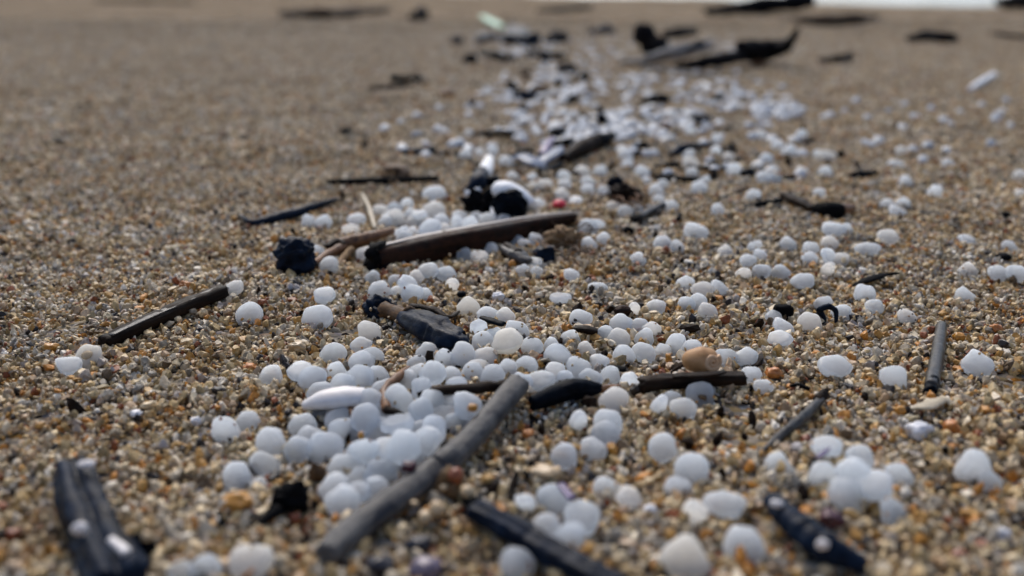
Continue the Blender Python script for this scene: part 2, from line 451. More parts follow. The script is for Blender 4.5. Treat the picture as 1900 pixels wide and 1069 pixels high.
def lump(px, py, w, h, z=None, deep=1.0, sub=3, rough=0.22, freq=1.6, e=2.0, seed=None, tilt=0.0, ridge=0.0, ridges=7, yaw=0.0, sink=0.25):
    """an uneven solid w x h photo pixels across; it rests in the sand with a quarter of it sunk"""
    p, t = at(px, py, 0.5)
    a = w / 2 * t / F; c = h / 2 * t / F
    if z is None: z = c * (1 - sink)
    p, t = at(px, py, z * 1000)
    b = a * deep
    v, f = ico(sub)
    rl = random.Random(seed if seed is not None else int(px * 3 + py * 5))
    off = Vector((rl.uniform(0, 50), rl.uniform(0, 50), rl.uniform(0, 50)))
    R = Euler((0, tilt, yaw)).to_matrix()
    out = []
    for q in v:
        q2 = np.sign(q) * np.abs(q) ** (2 / e)
        k = 1 + rough * 1.6 * mnoise.fractal(Vector(q) * freq + off, 0.9, 2.0, 4) + ridge * math.cos(ridges * math.atan2(q[2], q[1]) + 2 * mnoise.noise(Vector(q) * 2 + off))
        out.append(Vector(p) + R @ Vector((q2[0] * a * k, q2[1] * b * k, q2[2] * c * k)))
    return out, f

def merge(*vfs):
    V, Fc = [], []
    for v, f in vfs:
        o = len(V); V += [tuple(x) for x in v]; Fc += [tuple(i + o for i in q) for q in f]
    return V, Fc

def fibres(px, py, w, h, count, seed, thick=2.0, z=1.0):
    """a tuft of thin curled fibres lying on the sand"""
    rl = random.Random(seed); out = []
    for _ in range(count):
        x0 = px + rl.uniform(-w, w) / 2; y0 = py + rl.uniform(-h, h) / 2
        pts = [(x0, y0, rl.uniform(0.2, z)), (x0 + rl.uniform(-w, w) * .25, y0 + rl.uniform(-h, h) * .25, rl.uniform(0.4, z * 1.6)),
               (x0 + rl.uniform(-w, w) * .5, y0 + rl.uniform(-h, h) * .4, rl.uniform(0.2, z))]
        out.append(rod(pts, [thick, thick * 1.2, thick * .6], n=7, seg=4, rough=0, jag=0, seed=rl.randint(0, 9999)))
    return merge(*out)

def stuck(path_pts, count, seed, size=9, zlo=0.8, zhi=2.4, spread=14):
    """grains of sand that cling to a stick"""
    rl = random.Random(seed); out = []
    for _ in range(count):
        u = rl.random() * (len(path_pts) - 1); i = int(u); f = u - i
        a, b = path_pts[i], path_pts[min(i + 1, len(path_pts) - 1)]
        out.append(lump(a[0] + (b[0] - a[0]) * f + rl.uniform(-spread, spread), a[1] + (b[1] - a[1]) * f + rl.uniform(-spread, spread) * .7, size * rl.uniform(.6, 1.4), size * rl.uniform(.6, 1.2),
                        z=rl.uniform(zlo, zhi) * .001, sub=1, rough=.25, seed=rl.randint(0, 99999)))
    return merge(*out)

def simple(name, label, cat, vf, mat, group=None, mark=None, line=None, smooth=True):
    t = Thing(name, label, cat, group, mark)
    t.line = line or []
    t.add(name, vf, mat, smooth)
    return t.done()

# ------------------------------------------------------------------ the setting: sand sheet, sea
def axis(near, step, far, grow=1.13):
    a = list(np.arange(0, near, step)); s = step
    while a[-1] < far:
        s *= grow; a.append(a[-1] + s)
    return np.array(a)
xp = axis(0.55, 0.0045, 160.0)
xs = np.concatenate([-xp[:0:-1], xp])
yp = axis(1.0, 0.0045, 220.0)
ys = np.concatenate([-axis(0.02, 0.02, 20.0, 1.4)[:0:-1], yp])
XX, YY = np.meshgrid(xs, ys)
ZZ = ground(XX, YY) - 0.0004
sv = np.stack([XX.ravel(), YY.ravel(), ZZ.ravel()], axis=1)
nx = len(xs); ny = len(ys)
ii = (np.arange(ny - 1)[:, None] * nx + np.arange(nx - 1)[None, :]).ravel()
quads = np.stack([ii, ii + 1, ii + nx + 1, ii + nx], axis=1)
me = bpy.data.meshes.new('sand_ground')
me.vertices.add(len(sv)); me.vertices.foreach_set('co', sv.ravel())
me.loops.add(len(quads) * 4); me.loops.foreach_set('vertex_index', quads.ravel())
me.polygons.add(len(quads)); me.polygons.foreach_set('loop_start', np.arange(0, len(quads) * 4, 4)); me.polygons.foreach_set('loop_total', np.full(len(quads), 4))
me.polygons.foreach_set('use_smooth', np.ones(len(quads), bool))
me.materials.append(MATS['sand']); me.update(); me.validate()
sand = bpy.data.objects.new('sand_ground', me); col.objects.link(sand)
props(sand, 'wide beach of coarse tan sand running back to the sea', 'sand', kind='structure')

sea_v, sea_f = [], []
sea_n = 40
for a in range(sea_n):
    for b in range(sea_n):
        s_ = 1.7 + (a / (sea_n - 1)) ** 3 * 900; q_ = -900 + 1800 * b / (sea_n - 1) if a else -900 + 1800 * b / (sea_n - 1)
        sea_v.append((0.90 * s_ - 0.436 * q_, 0.436 * s_ + 0.90 * q_, -0.013))
for a in range(sea_n - 1):
    for b in range(sea_n - 1):
        k = a * sea_n + b
        sea_f.append((k, k + sea_n, k + sea_n + 1, k + 1))
sea = bpy.data.objects.new('sea', mesh_from('sea', sea_v, sea_f, 'sea')); col.objects.link(sea)
props(sea, 'pale sea with white foam behind the beach', 'sea', kind='structure')

# ------------------------------------------------------------------ sand grains (stuff): a few patches of real grains, laid over the whole near beach
def grain_patch(seed, size, spacing, rad, fine):
    rl = np.random.default_rng(seed)
    base_v, base_f = ico(2)
    variants = []
    for k in range(10):
        off = Vector(rl.uniform(0, 60, 3))
        vv = np.array([q * (1 + 0.62 * mnoise.noise(Vector(q) * 1.2 + off) + 0.22 * mnoise.noise(Vector(q) * 3.1 + off)) for q in base_v])
        cut = rl.normal(size=(7, 3)); cut /= np.linalg.norm(cut, axis=1)[:, None]
        for c in cut:                                     # broken facets
            dd = vv @ c; lim = rl.uniform(0.48, 0.80)
            vv = vv - np.outer(np.maximum(0, dd - lim), c)
        variants.append(vv)
    g = np.arange(-size / 2, size / 2, spacing)
    gx, gy = np.meshgrid(g, g); gx = gx.ravel() + rl.uniform(-.45, .45, gx.size) * spacing; gy = gy.ravel() + rl.uniform(-.45, .45, gy.size) * spacing
    edge = size / 2 * (0.86 + 0.14 * rl.uniform(-1, 1, gx.size))
    keep = np.maximum(np.abs(gx), np.abs(gy)) < edge
    gx, gy = gx[keep], gy[keep]
    # a second, looser layer of bigger grains that lie on top
    k2 = int(len(gx) * 0.16)
    gx = np.concatenate([gx, rl.uniform(-size * .45, size * .45, k2)]); gy = np.concatenate([gy, rl.uniform(-size * .45, size * .45, k2)])
    n0 = len(gx) - k2
    r_ = rad * np.exp(rl.normal(0, 0.50, len(gx))); r_[n0:] *= 1.18
    r_ = np.clip(r_, rad * .45, rad * 2.4)
    gzv = rl.uniform(-.0007, .00025, len(gx)); gzv[n0:] = rl.uniform(0.0001, 0.0007, k2)
    V = np.zeros((len(gx), len(base_v), 3)); A = np.zeros((len(gx), len(base_v)))
    for i in range(len(gx)):
        Rm = np.array(Euler(tuple(rl.uniform(0, 6.28, 3))).to_matrix())
        sc = r_[i] * np.array([1.12, rl.uniform(.6, 1.0), rl.uniform(.45, .9)])
        V[i] = (variants[rl.integers(0, 10)] * sc) @ Rm.T + np.array([gx[i], gy[i], gzv[i]])
        A[i] = rl.random()
    faces = np.array(base_f)
    FA = (faces[None] + (np.arange(len(gx)) * len(base_v))[:, None, None]).reshape(-1, 3)
    me = bpy.data.meshes.new('grain_patch')
    V = V.reshape(-1, 3)
    me.vertices.add(len(V)); me.vertices.foreach_set('co', V.ravel())
    me.loops.add(len(FA) * 3); me.loops.foreach_set('vertex_index', FA.ravel())
    me.polygons.add(len(FA)); me.polygons.foreach_set('loop_start', np.arange(0, len(FA) * 3, 3)); me.polygons.foreach_set('loop_total', np.full(len(FA), 3))
    me.polygons.foreach_set('use_smooth', np.zeros(len(FA), bool))
    at_ = me.attributes.new('grain_random', 'FLOAT', 'POINT'); at_.data.foreach_set('value', A.ravel())
    me.materials.append(MATS['grain']); me.update()
    return me

TILE = 0.0120
tiles = []
for k in range(5):
    tiles.append(grain_patch(100 + k, TILE, 0.00073, 0.00048, False))
for k in range(3):
    tiles.append(grain_patch(200 + k, TILE, 0.00056, 0.00036, True))

step = TILE * 0.80
pts = []
for d_ in np.arange(-0.005, 1.55, step):
    half = 0.80 * d_ + 0.075
    for x_ in np.arange(-half, half, step):
        if d_ > 1.0 and random.random() < (d_ - 1.0) / .55: continue
        pts.append((x_ + random.uniform(-.2, .2) * step, d_ + random.uniform(-.2, .2) * step))
pts = np.array(pts)
gzp = ground(pts[:, 0], pts[:, 1])
ex = (ground(pts[:, 0] + .004, pts[:, 1]) - gzp) / .004; ey = (ground(pts[:, 0], pts[:, 1] + .004) - gzp) / .004
rots = []
for a, b in zip(ex, ey):
    nrm = Vector((-a, -b, 1)).normalized()
    q = Vector((0, 0, 1)).rotation_difference(nrm).to_matrix() @ Matrix.Rotation(random.uniform(0, 6.283), 3, 'Z')
    rots.append(tuple(q.to_euler()))
coarse = vn(pts[:, 0] / .05, pts[:, 1] / .05, 21) + 0.25 - 0.9 * np.exp(-((pts[:, 0] - .012) ** 2 + (pts[:, 1] - .15) ** 2) / .0005)
pick = np.where(coarse > 0.05, rng.integers(0, 5, len(pts)), rng.integers(5, 8, len(pts)))
gm = bpy.data.meshes.new('sand_grains')
gm.from_pydata([(x_, y_, z_) for (x_, y_), z_ in zip(pts, gzp)], [], [])
a_r = gm.attributes.new('patch_rotation', 'FLOAT_VECTOR', 'POINT'); a_r.data.foreach_set('vector', np.array(rots).ravel())
a_p = gm.attributes.new('patch_pick', 'INT', 'POINT'); a_p.data.foreach_set('value', pick.astype(np.int32))
gm.materials.append(MATS['grain'])
grains = bpy.data.objects.new('sand_grains', gm); col.objects.link(grains)
props(grains, 'loose coarse sand grains covering the beach around the pellets', 'sand', kind='stuff')
tile_objs = []
for k, tm in enumerate(tiles):
    o = bpy.data.objects.new('grain_patch', tm); col.objects.link(o)
    x_, y_ = (-0.10 + 0.03 * k, 0.30 + 0.004 * (k % 3))
    o.location = (x_, y_, gz(x_, y_)); o.parent = grains
    o['kind'] = 'stuff'
    tile_objs.append(o)
ng = bpy.data.node_groups.new('lay_grains', 'GeometryNodeTree')
ng.interface.new_socket('Geometry', in_out='INPUT', socket_type='NodeSocketGeometry')
ng.interface.new_socket('Geometry', in_out='OUTPUT', socket_type='NodeSocketGeometry')
gi = ng.nodes.new('NodeGroupInput'); go = ng.nodes.new('NodeGroupOutput')
iop = ng.nodes.new('GeometryNodeInstanceOnPoints'); g2i = ng.nodes.new('GeometryNodeGeometryToInstance')
for o in reversed(tile_objs):                      # a multi-input keeps the last link first
    oi = ng.nodes.new('GeometryNodeObjectInfo'); oi.transform_space = 'ORIGINAL'; oi.inputs['Object'].default_value = o
    ng.links.new(oi.outputs['Geometry'], g2i.inputs[0])
na1 = ng.nodes.new('GeometryNodeInputNamedAttribute'); na1.data_type = 'FLOAT_VECTOR'; na1.inputs['Name'].default_value = 'patch_rotation'
na2 = ng.nodes.new('GeometryNodeInputNamedAttribute'); na2.data_type = 'INT'; na2.inputs['Name'].default_value = 'patch_pick'
e2r = ng.nodes.new('FunctionNodeEulerToRotation')
ng.links.new(na1.outputs['Attribute'], e2r.inputs[0]); ng.links.new(e2r.outputs[0], iop.inputs['Rotation'])
ng.links.new(na2.outputs['Attribute'], iop.inputs['Instance Index'])
iop.inputs['Pick Instance'].default_value = True
ng.links.new(gi.outputs[0], iop.inputs['Points']); ng.links.new(g2i.outputs[0], iop.inputs['Instance'])
ng.links.new(iop.outputs[0], go.inputs[0])
mod = grains.modifiers.new('lay_grains', 'NODES'); mod.node_group = ng

# ------------------------------------------------------------------ charred wood, sticks, shells and other debris (nearest first)
CH = 'charred wood on the sand'
# -- the front row
t = Thing('charred_stick', 'thick blue-black charred stick with pale shell flecks, beside a curled husk at the front', 'charred wood', CH, 'the flecked charred stick')
t.line = [(140, 850), (200, 1060)]
s0 = t.add('shaft', rod([(135, 868, 4.0), (152, 930, 3.0), (178, 1000, 2.2), (222, 1085, 1.6)], [66, 84, 96, 112], flat=0.8, n=40, seg=36, ridge=0.07, ridges=7, rough=0.08, jag=0.22, cap=(0.75, 0.8), groove=(1.75, .5, .30)), 'char_blue')
t.add('bark_ridge', rod([(112, 905, 3.2), (126, 950, 2.6), (150, 1010, 2.0), (176, 1075, 1.4)], [22, 34, 40, 44], n=22, seg=12, rough=0.10, ridge=.05), 'char')
t.add('shell_fleck', lump(160, 862, 32, 15, z=.0058, sub=2, rough=.2, deep=.6), 'shell_white', sub_of=s0)
t.add('shell_fleck', lump(148, 982, 30, 24, z=.0048, sub=2, rough=.25, deep=.6), 'shell_white', sub_of=s0)
t.add('shell_fleck', rod([(205, 1000, 4.2), (236, 1026, 3.6)], [16, 22], n=10, seg=8, flat=.6), 'shell_white', sub_of=s0)
t.done()
t = Thing('burnt_seed_husk', 'small curled black husk against the thick flecked charred stick', 'husk', None)
t.add('husk', lump(262, 1020, 46, 56, deep=.8, rough=.35), 'char')
t.add('pale_grain', lump(272, 996, 20, 18, z=.0030, sub=2), 'stone_tan')
t.add('rust_grain', lump(248, 1036, 18, 20, z=.0024, sub=2), 'stone_rust')
t.done()
t = Thing('burnt_lump', 'matt black burnt lump with a ragged tail beside the amber pebble', 'charred wood', CH, 'the ragged burnt lump')
t.add('lump', lump(542, 926, 66, 64, deep=.8, rough=.32, sub=4), 'char_dull')
t.add('tail', rod([(520, 945, 1.4), (492, 964, .9), (462, 976, .6)], [30, 22, 8], n=14, seg=10, rough=.2, flat=.7), 'char_dull')
t.done()
simple('burnt_flake', 'dark olive flake between the burnt lump and the pale pellet heap', 'charred wood', lump(590, 882, 34, 44, deep=.5, rough=.3), 'weed_brown', CH)
simple('black_splinter', 'tiny black splinter standing left of the amber pebble', 'splinter', rod([(404, 950, 1.2), (414, 975, .3)], [10, 14], n=8, seg=8), 'char_dull')

stem_pts = [(962, 712, 3.4), (914, 768, 3.1), (866, 822, 2.8), (798, 880, 2.4), (714, 940, 2.0), (640, 996, 1.6), (606, 1030, 1.4)]
t = Thing('plant_stem', 'thick smooth grey hollow plant stem lying across the pellet heap', 'stem', None, 'the thick grey stem')
t.line = [(p[0], p[1]) for p in stem_pts]
s0 = t.add('stalk', rod(stem_pts, [44, 46, 48, 51, 55, 57, 50], n=50, seg=32, rough=0.018, ridge=0.01, ridges=6, jag=0.10, cap=(0.9, 0.6), e=2.2, flat=.92, groove=(2.0, .13, .5)), 'stem_grey')
t.add('node_ring', rod([(840, 846, 2.65), (828, 856, 2.6), (816, 866, 2.5)], [50, 53, 51], n=8, seg=22, rough=.05, jag=.05, cap=(.96, .96)), 'stem_grey', sub_of=s0)
t.add('stuck_sand', stuck([(760, 935), (850, 875)], 9, 5, 12, .6, 2.4, 16), 'stone_tan', kind='stuff')
t.done()
t = Thing('sand_clump', 'brown crumbly clump of stained sand under the grey stem', 'clump', None)
t.add('core', lump(838, 900, 56, 66, deep=.7, rough=.35, sub=4), 'sandy_fibre')
t.add('tan_grain', lump(868, 912, 26, 24, z=.0026, sub=2), 'stone_tan')
t.add('tan_grain', lump(812, 945, 34, 30, z=.0018, sub=2), 'stone_tan')
t.add('tan_grain', lump(790, 960, 30, 26, z=.0012, sub=2), 'stone_tan')
t.add('rust_grain', lump(846, 882, 30, 30, z=.0030, sub=2), 'stone_rust')
t.done()
t = Thing('charred_stick', 'long glossy blue-black charred stick running out under the front edge', 'charred wood', CH, 'the glossy charred stick')
t.line = [(880, 945), (1000, 1010), (1110, 1065)]
s0 = t.add('shaft', rod([(882, 946, 1.9), (955, 985, 1.9), (1040, 1034, 1.8), (1150, 1092, 1.6)], [46, 54, 56, 58], n=44, seg=36, ridge=.09, ridges=8, rough=.09, jag=.3, cap=(.7, .8), flat=.85, groove=(1.4, .35, .25)), 'char_blue')
t.add('splintered_end', rod([(900, 955, 1.6), (868, 925, 1.3), (872, 905, .8)], [34, 22, 10], n=14, seg=10, rough=.25), 'char_dull')
t.done()
simple('dark_splinter', 'thin dark splinter leaning on an upright pellet behind the glossy charred stick', 'splinter', rod([(946, 930, .6), (952, 900, 1.4), (960, 876, 2.4)], [16, 16, 10], n=14, seg=9, rough=.15), 'bark_dark')
simple('violet_chip', 'small dark violet chip lying on a grey pellet', 'chip', rod([(1040, 898, 2.6), (1062, 925, 2.6)], [16, 20], n=12, seg=8, flat=.35, cap=(.4, .3)), 'purple_chip')
t = Thing('charred_stick', 'short ringed blue-black charred stick near the big pellet cluster', 'charred wood', CH, 'the ringed charred stick')
t.line = [(1430, 925), (1500, 990), (1600, 1050)]
s0 = t.add('shaft', rod([(1432, 926, 1.8), (1470, 966, 2.0), (1528, 1012, 2.0), (1604, 1050, 1.2)], [36, 58, 66, 40], n=56, seg=22, ridge=.03, rough=.06, bumps=.05, bump_n=9, jag=.15, cap=(.6, .5), flat=.85), 'char_blue')
t.add('shell_fleck', lump(1442, 935, 26, 16, z=.0034, sub=2, deep=.6), 'shell_white', sub_of=s0)
t.add('shell_fleck', lump(1526, 1010, 26, 18, z=.0042, sub=2, deep=.6), 'shell_white', sub_of=s0)
t.done()
# -- the pellet heap
t = Thing('shell_fragment', 'long smooth off-white shell fragment on the pellet heap', 'shell', None, 'the long white shell')
t.line = [(575, 748), (660, 735)]
t.add('shell', rod([(566, 752, 1.2), (600, 742, 2.3), (640, 737, 2.5), (676, 736, 2.0)], [26, 48, 54, 46], n=22, seg=18, flat=.7, rough=.03, jag=.06, cap=(.5, .75)), 'shell_white')
t.done()
t = Thing('root_bit', 'forked brown rootlet lying among the heaped pellets', 'root', None)
t.add('main_root', rod([(757, 684, 1.4), (730, 706, 2.0), (712, 726, 2.4), (718, 760, 2.6)], [14, 18, 16, 22], n=20, seg=9, rough=.15), 'rust_bark')
t.add('side_root', rod([(716, 762, 2.6), (742, 766, 2.6), (754, 776, 2.4)], [18, 10, 6], n=12, seg=8, rough=.15), 'bark_dark')
t.done()
simple('root_bit', 'short brown rootlet in a gap beside the long white shell', 'root', rod([(650, 760, 1.6), (657, 780, 1.7), (655, 798, 1.4)], [14, 12, 16], n=10, seg=8, rough=.2), 'rust_bark')
t = Thing('dark_twig', 'dark brown twig with a knobbed end, behind the upper end of the grey stem', 'twig', None, 'the knobbed dark twig')
t.line = [(780, 733), (930, 715)]
t.add('shaft', rod([(800, 726, 2.6), (850, 722, 2.8), (905, 718, 2.8), (950, 712, 2.6)], [20, 24, 26, 24], n=26, seg=14, rough=.10, ridge=.05, flat=.8), 'bark_dark')
t.add('knob', rod([(776, 735, 2.2), (790, 729, 2.4), (806, 725, 2.5)], [14, 10, 16], n=10, seg=10, rough=.12), 'char_dull')
t.done()
t = Thing('charred_pod', 'blackish charred pod with frayed tip, touching the end of the grey stem', 'charred wood', CH, 'the frayed black pod')
t.line = [(990, 745), (1105, 712)]
t.add('pod', rod([(986, 750, 1.5), (1020, 736, 1.9), (1062, 722, 2.0), (1112, 720, 1.7)], [26, 36, 44, 22], n=30, seg=20, ridge=.08, ridges=9, rough=.08, cap=(.6, .7)), 'char')
t.add('stalk', rod([(1108, 722, 1.6), (1150, 719, 1.4)], [17, 14], n=10, seg=9, rough=.12), 'rust_bark')
t.done()
t = Thing('bark_slab', 'split dark bark slab carrying the curled orange shell', 'bark', None, 'the split bark slab')
t.line = [(1195, 715), (1375, 700)]
t.add('slab', rod([(1190, 712, 1.7), (1260, 707, 1.9), (1330, 702, 1.9), (1380, 702, 1.7)], [34, 30, 34, 30], n=32, seg=18, e=3.5, rough=.10, ridge=.07, ridges=6, flat=.75, jag=.4), 'bark_dark')
t.add('loose_layer', rod([(1248, 698, 3.2), (1300, 696, 3.5), (1346, 690, 3.6)], [16, 20, 12], n=18, seg=12, e=3.0, flat=.4, rough=.12, jag=.3), 'bark_dark')
t.done()
# snail shell: a swept spiral that widens towards its mouth
def snail():
    t = Thing('snail_shell', 'small curled orange snail shell on the split bark slab', 'shell', None, 'the orange snail shell')
    t.line = [(1300, 668)]
    c, dep = at(1300, 668, 4.0)
    k = dep / F
    body = []
    v, f = ico(4)
    for q in v:
        sx = 1.0 if q[0] > 0 else 1.0 - .10 * abs(q[0])
        kk = 1 + .05 * mnoise.noise(Vector(q) * 1.7) + .03 * math.cos(9 * q[0])
        body.append((c.x + q[0] * 35 * k * kk, c.y + q[1] * 26 * k * kk * sx, c.z + q[2] * 25 * k * kk * sx))
    t.add('body_whorl', (body, f), 'shell_orange')
    e0 = np.array([c.x + 17 * k, c.y - 19 * k, c.z + 4 * k])          # the coiled spire faces the camera's side
    ax_u = np.array([.93, .30, .05]); ax_v = np.array([-.10, .25, .96])
    ax_u /= np.linalg.norm(ax_u); ax_v -= ax_u * (ax_u @ ax_v); ax_v /= np.linalg.norm(ax_v); nrm_ = np.cross(ax_u, ax_v)
    path, rad_ = [], []
    for i in range(60):
        u = i / 59; a = u * 2.1 * 2 * math.pi
        rr_ = (2.0 + 13.5 * u) * k
        path.append(e0 + ax_u * math.cos(a) * rr_ + ax_v * math.sin(a) * rr_ * .95 + nrm_ * (3.5 - 5.5 * u) * k)
        rad_.append((2.2 + 4.2 * u) * k)
    rad_ = np.array(rad_)
    t.add('spire', sweep(path, rad_, rad_, n=10, rough=.02, jag=.02, cap=(.8, .8), seed=3, up0=tuple(nrm_)), 'shell_pale')
    return t.done()
snail()
simple('black_chip', 'black chip wedged among pellets behind the stalk of the frayed pod', 'chip', rod([(1128, 680, 1.2), (1160, 686, 1.2)], [16, 20], n=10, seg=8, flat=.5, jag=.5), 'char_dull')
# -- the middle ground
t = Thing('driftwood_stick', 'straight dark stick with a pale sky-lit top face, alone on bare sand', 'stick', None, 'the lone straight stick')
t.line = [(195, 630), (410, 540)]
s0 = t.add('shaft', rod([(192, 636, .9), (262, 604, 1.2), (340, 570, 1.4), (414, 540, 1.5)], [30, 34, 34, 30], n=30, seg=18, e=3.4, rough=.05, ridge=.02, jag=.25, flat=.8, cap=(.7, .85), twist=.12), 'bark_dark')
t.add('lit_face', rod([(205, 622, 2.0), (262, 595, 2.3), (340, 561, 2.5), (402, 534, 2.6)], [12, 16, 15, 10], n=26, seg=10, e=3, flat=.25, rough=.06, jag=.3), 'twig_grey')  # pale strip paints sky light on the stick's upper face
t.add('stuck_sand', stuck([(235, 622), (390, 558)], 6, 9, 7, .5, 1.2, 6), 'stone_tan', kind='stuff')
t.done()
t = Thing('burnt_seed_pod', 'large smooth black seed pod with a sandy frayed head', 'seed pod', None, 'the smooth black pod')
t.line = [(700, 575), (850, 625)]
t.add('body', rod([(742, 582, 1.6), (770, 594, 2.2), (808, 614, 2.3), (848, 632, 1.8), (868, 634, 1.4)], [24, 58, 68, 56, 26], n=44, seg=34, rough=.10, ridge=.08, ridges=5, jag=.2, cap=(.6, .6), flat=.8, groove=(1.3, .28, .3)), 'char_blue')
t.add('head', lump(706, 572, 54, 40, deep=.8, rough=.30, sub=4), 'char_blue')
t.add('torn_edge', rod([(762, 566, 2.6), (800, 573, 2.6), (832, 588, 1.8), (852, 578, 1.2)], [14, 18, 16, 6], n=18, seg=9, rough=.25, flat=.5), 'bark_dark')
t.add('neck', rod([(712, 578, 1.4), (735, 582, 1.7), (756, 590, 1.6)], [30, 26, 40], n=12, seg=12, rough=.2), 'weed_brown')
t.add('stuck_sand', stuck([(690, 568), (740, 592)], 8, 12, 7, .8, 2.2, 10), 'stone_tan', kind='stuff')
t.done()
t = Thing('wood_slat', 'long flat brown wood slat standing on edge, pellets banked behind it', 'wood', None, 'the long brown slat')
t.line = [(700, 485), (850, 450), (1060, 405)]
s0 = t.add('slat', rod([(694, 481, 2.3), (790, 462, 2.5), (890, 441, 2.4), (985, 421, 2.2), (1066, 403, 2.0)], [46, 50, 44, 36, 17], n=44, seg=20, e=4.5, rough=.03, ridge=.015, jag=.3, flat=1.0, cap=(.8, .6)), 'wood_brown')
t.add('lit_edge', rod([(704, 456, 5.0), (790, 436.5, 5.25), (890, 418, 4.95), (985, 401.5, 4.4), (1062, 393, 3.2)], [14, 15, 13, 11, 7], n=40, seg=8, e=3, flat=.25, rough=.08, jag=.3), 'wood_lit_edge', sub_of=s0)  # light from the sky along the top, put in as a pale strip
t.add('charred_end', rod([(690, 484, 2.2), (706, 480, 2.4)], [50, 54], n=8, seg=20, e=3.5, rough=.16, jag=.6, cap=(.85, .9)), 'char_dull')
t.add('stuck_sand', stuck([(740, 492), (960, 446)], 6, 15, 6, .3, 2.0, 6), 'stone_tan', kind='stuff')
t.done()
t = Thing('broken_twig', 'broken rust-brown twig with a splintered joint beside the long slat', 'twig', None, 'the broken rusty twig')
t.line = [(590, 485), (720, 432)]
t.add('lower_piece', rod([(582, 490, .8), (606, 474, 1.4), (636, 458, 1.8)], [12, 18, 22], n=16, seg=12, rough=.12), 'rust_bark')
t.add('upper_piece', rod([(608, 456, 1.9), (640, 452, 2.1), (685, 440, 2.3), (728, 428, 2.3)], [20, 26, 24, 14], n=22, seg=14, rough=.12, ridge=.05), 'rust_bark')
t.add('torn_bark', rod([(606, 458, 2.6), (622, 446, 3.2), (640, 452, 2.8)], [12, 16, 8], n=12, seg=9, rough=.2, flat=.6), 'bark_dark')
t.add('side_spur', rod([(652, 462, 1.6), (636, 480, .8), (628, 492, .4)], [14, 14, 8], n=10, seg=9, rough=.1), 'sandy_fibre')
t.done()
t = Thing('charcoal_lump', 'chunky shiny blue-black charcoal lump with wavy ridges', 'charcoal', CH, 'the shiny charcoal lump')
t.line = [(548, 478)]
t.add('lump', lump(549, 478, 66, 64, deep=.8, sub=4, rough=.22, e=2.5, ridge=.07, ridges=9, sink=.2), 'char_blue')
t.add('ridge', rod([(520, 462, 3.6), (545, 455, 4.4), (575, 462, 3.8)], [10, 14, 9], n=14, seg=8, rough=.2, flat=.6), 'char_blue')
t.add('ridge', rod([(522, 480, 2.8), (550, 472, 3.6), (582, 482, 2.6)], [9, 13, 8], n=14, seg=8, rough=.2, flat=.6), 'char_blue')
t.done()
simple('charred_twig', 'slim wavy black twig with pointed ends on bare sand', 'twig', rod([(447, 402, 1.6), (472, 414, .9), (520, 402, 1.2), (570, 388, 1.4), (626, 369, 1.7)], [6, 15, 20, 18, 7], n=30, seg=12, rough=.1, cap=(.4, .4)), 'char_blue', CH, 'the slim wavy twig', [(450, 405), (620, 372)])
t = Thing('charred_rod', 'straight thin black rod lying level in front of brown weed', 'stick', None, 'the level black rod')
t.line = [(610, 338), (805, 333)]
t.add('rod', rod([(606, 339, 1.0), (670, 337, 1.1), (740, 335, 1.1), (812, 332, 1.1)], [13, 14, 15, 13], n=30, seg=12, rough=.05, jag=.2), 'char_dull')
t.done()
t = Thing('weed_tuft', 'curly brown weed tuft just behind the level black rod', 'weed', None)
t.add('clump', lump(735, 322, 50, 26, rough=.4, deep=.8), 'weed_brown')
t.add('fibres', fibres(730, 325, 60, 34, 16, 4, 3, 1.8), 'sandy_fibre')
t.done()
simple('straw', 'thin pale straw leaning beside the heap behind the slat', 'straw', rod([(672, 360, .6), (684, 385, 1.6), (696, 424, 1.8)], [6, 8, 9], n=14, seg=8, rough=.05), 'straw', None, 'the thin pale straw', [(675, 365), (696, 424)])
t = Thing('white_shell', 'chalk-white tapered shell with dark blue charred end', 'shell', None, 'the dark-tipped white shell')
t.line = [(905, 310), (880, 345)]
t.add('white_cone', rod([(908, 296, 3.2), (903, 312, 3.2), (893, 328, 3.0)], [17, 27, 30], n=16, seg=16, rough=.04, cap=(.6, .9), jag=.05), 'chalk_white')
t.add('dark_end', rod([(894, 325, 3.0), (886, 340, 2.6), (872, 351, 1.6), (858, 356, .9)], [31, 34, 20, 5], n=18, seg=16, rough=.10, cap=(.9, .4)), 'char_blue')
t.add('dark_lobe', lump(914, 335, 28, 20, z=.0026, rough=.2), 'char')
t.done()
t = Thing('white_shell_stub', 'white rounded stub capped by a big round black lump', 'shell', None, 'the black-capped white stub')
t.line = [(948, 375)]
t.add('white_body', rod([(922, 352, 3.6), (944, 358, 3.8), (968, 368, 3.0), (990, 380, 1.6)], [32, 44, 36, 16], n=22, seg=16, rough=.04, cap=(.6, .6), jag=.05), 'chalk_white')
t.add('black_cap', lump(948, 383, 62, 56, deep=.55, sub=4, rough=.14, sink=.15), 'char')
t.add('white_rim', rod([(920, 404, 1.0), (913, 392, 1.8), (916, 378, 2.6)], [8, 7, 8], n=10, seg=8), 'chalk_white')
t.done()
t = Thing('burnt_tuft', 'ragged black tuft with white scraps under the dark-tipped shell', 'charred wood', CH)
t.add('tuft', lump(892, 380, 54, 44, rough=.5, deep=.7, sub=4, freq=2.4), 'char_dull')
t.add('white_scrap', lump(886, 358, 15, 20, z=.0036, sub=2, deep=.6), 'chalk_white')
t.add('white_scrap', lump(868, 360, 15, 13, z=.0028, sub=2, deep=.6), 'chalk_white')
t.done()
simple('red_pellet', 'bright crimson pellet, the only red one, beside white pellets', 'pellet', lump(1038, 379, 25, 17, sub=3, rough=.06, sink=.1), 'red_plastic', None, 'the crimson pellet', [(1038, 379)])
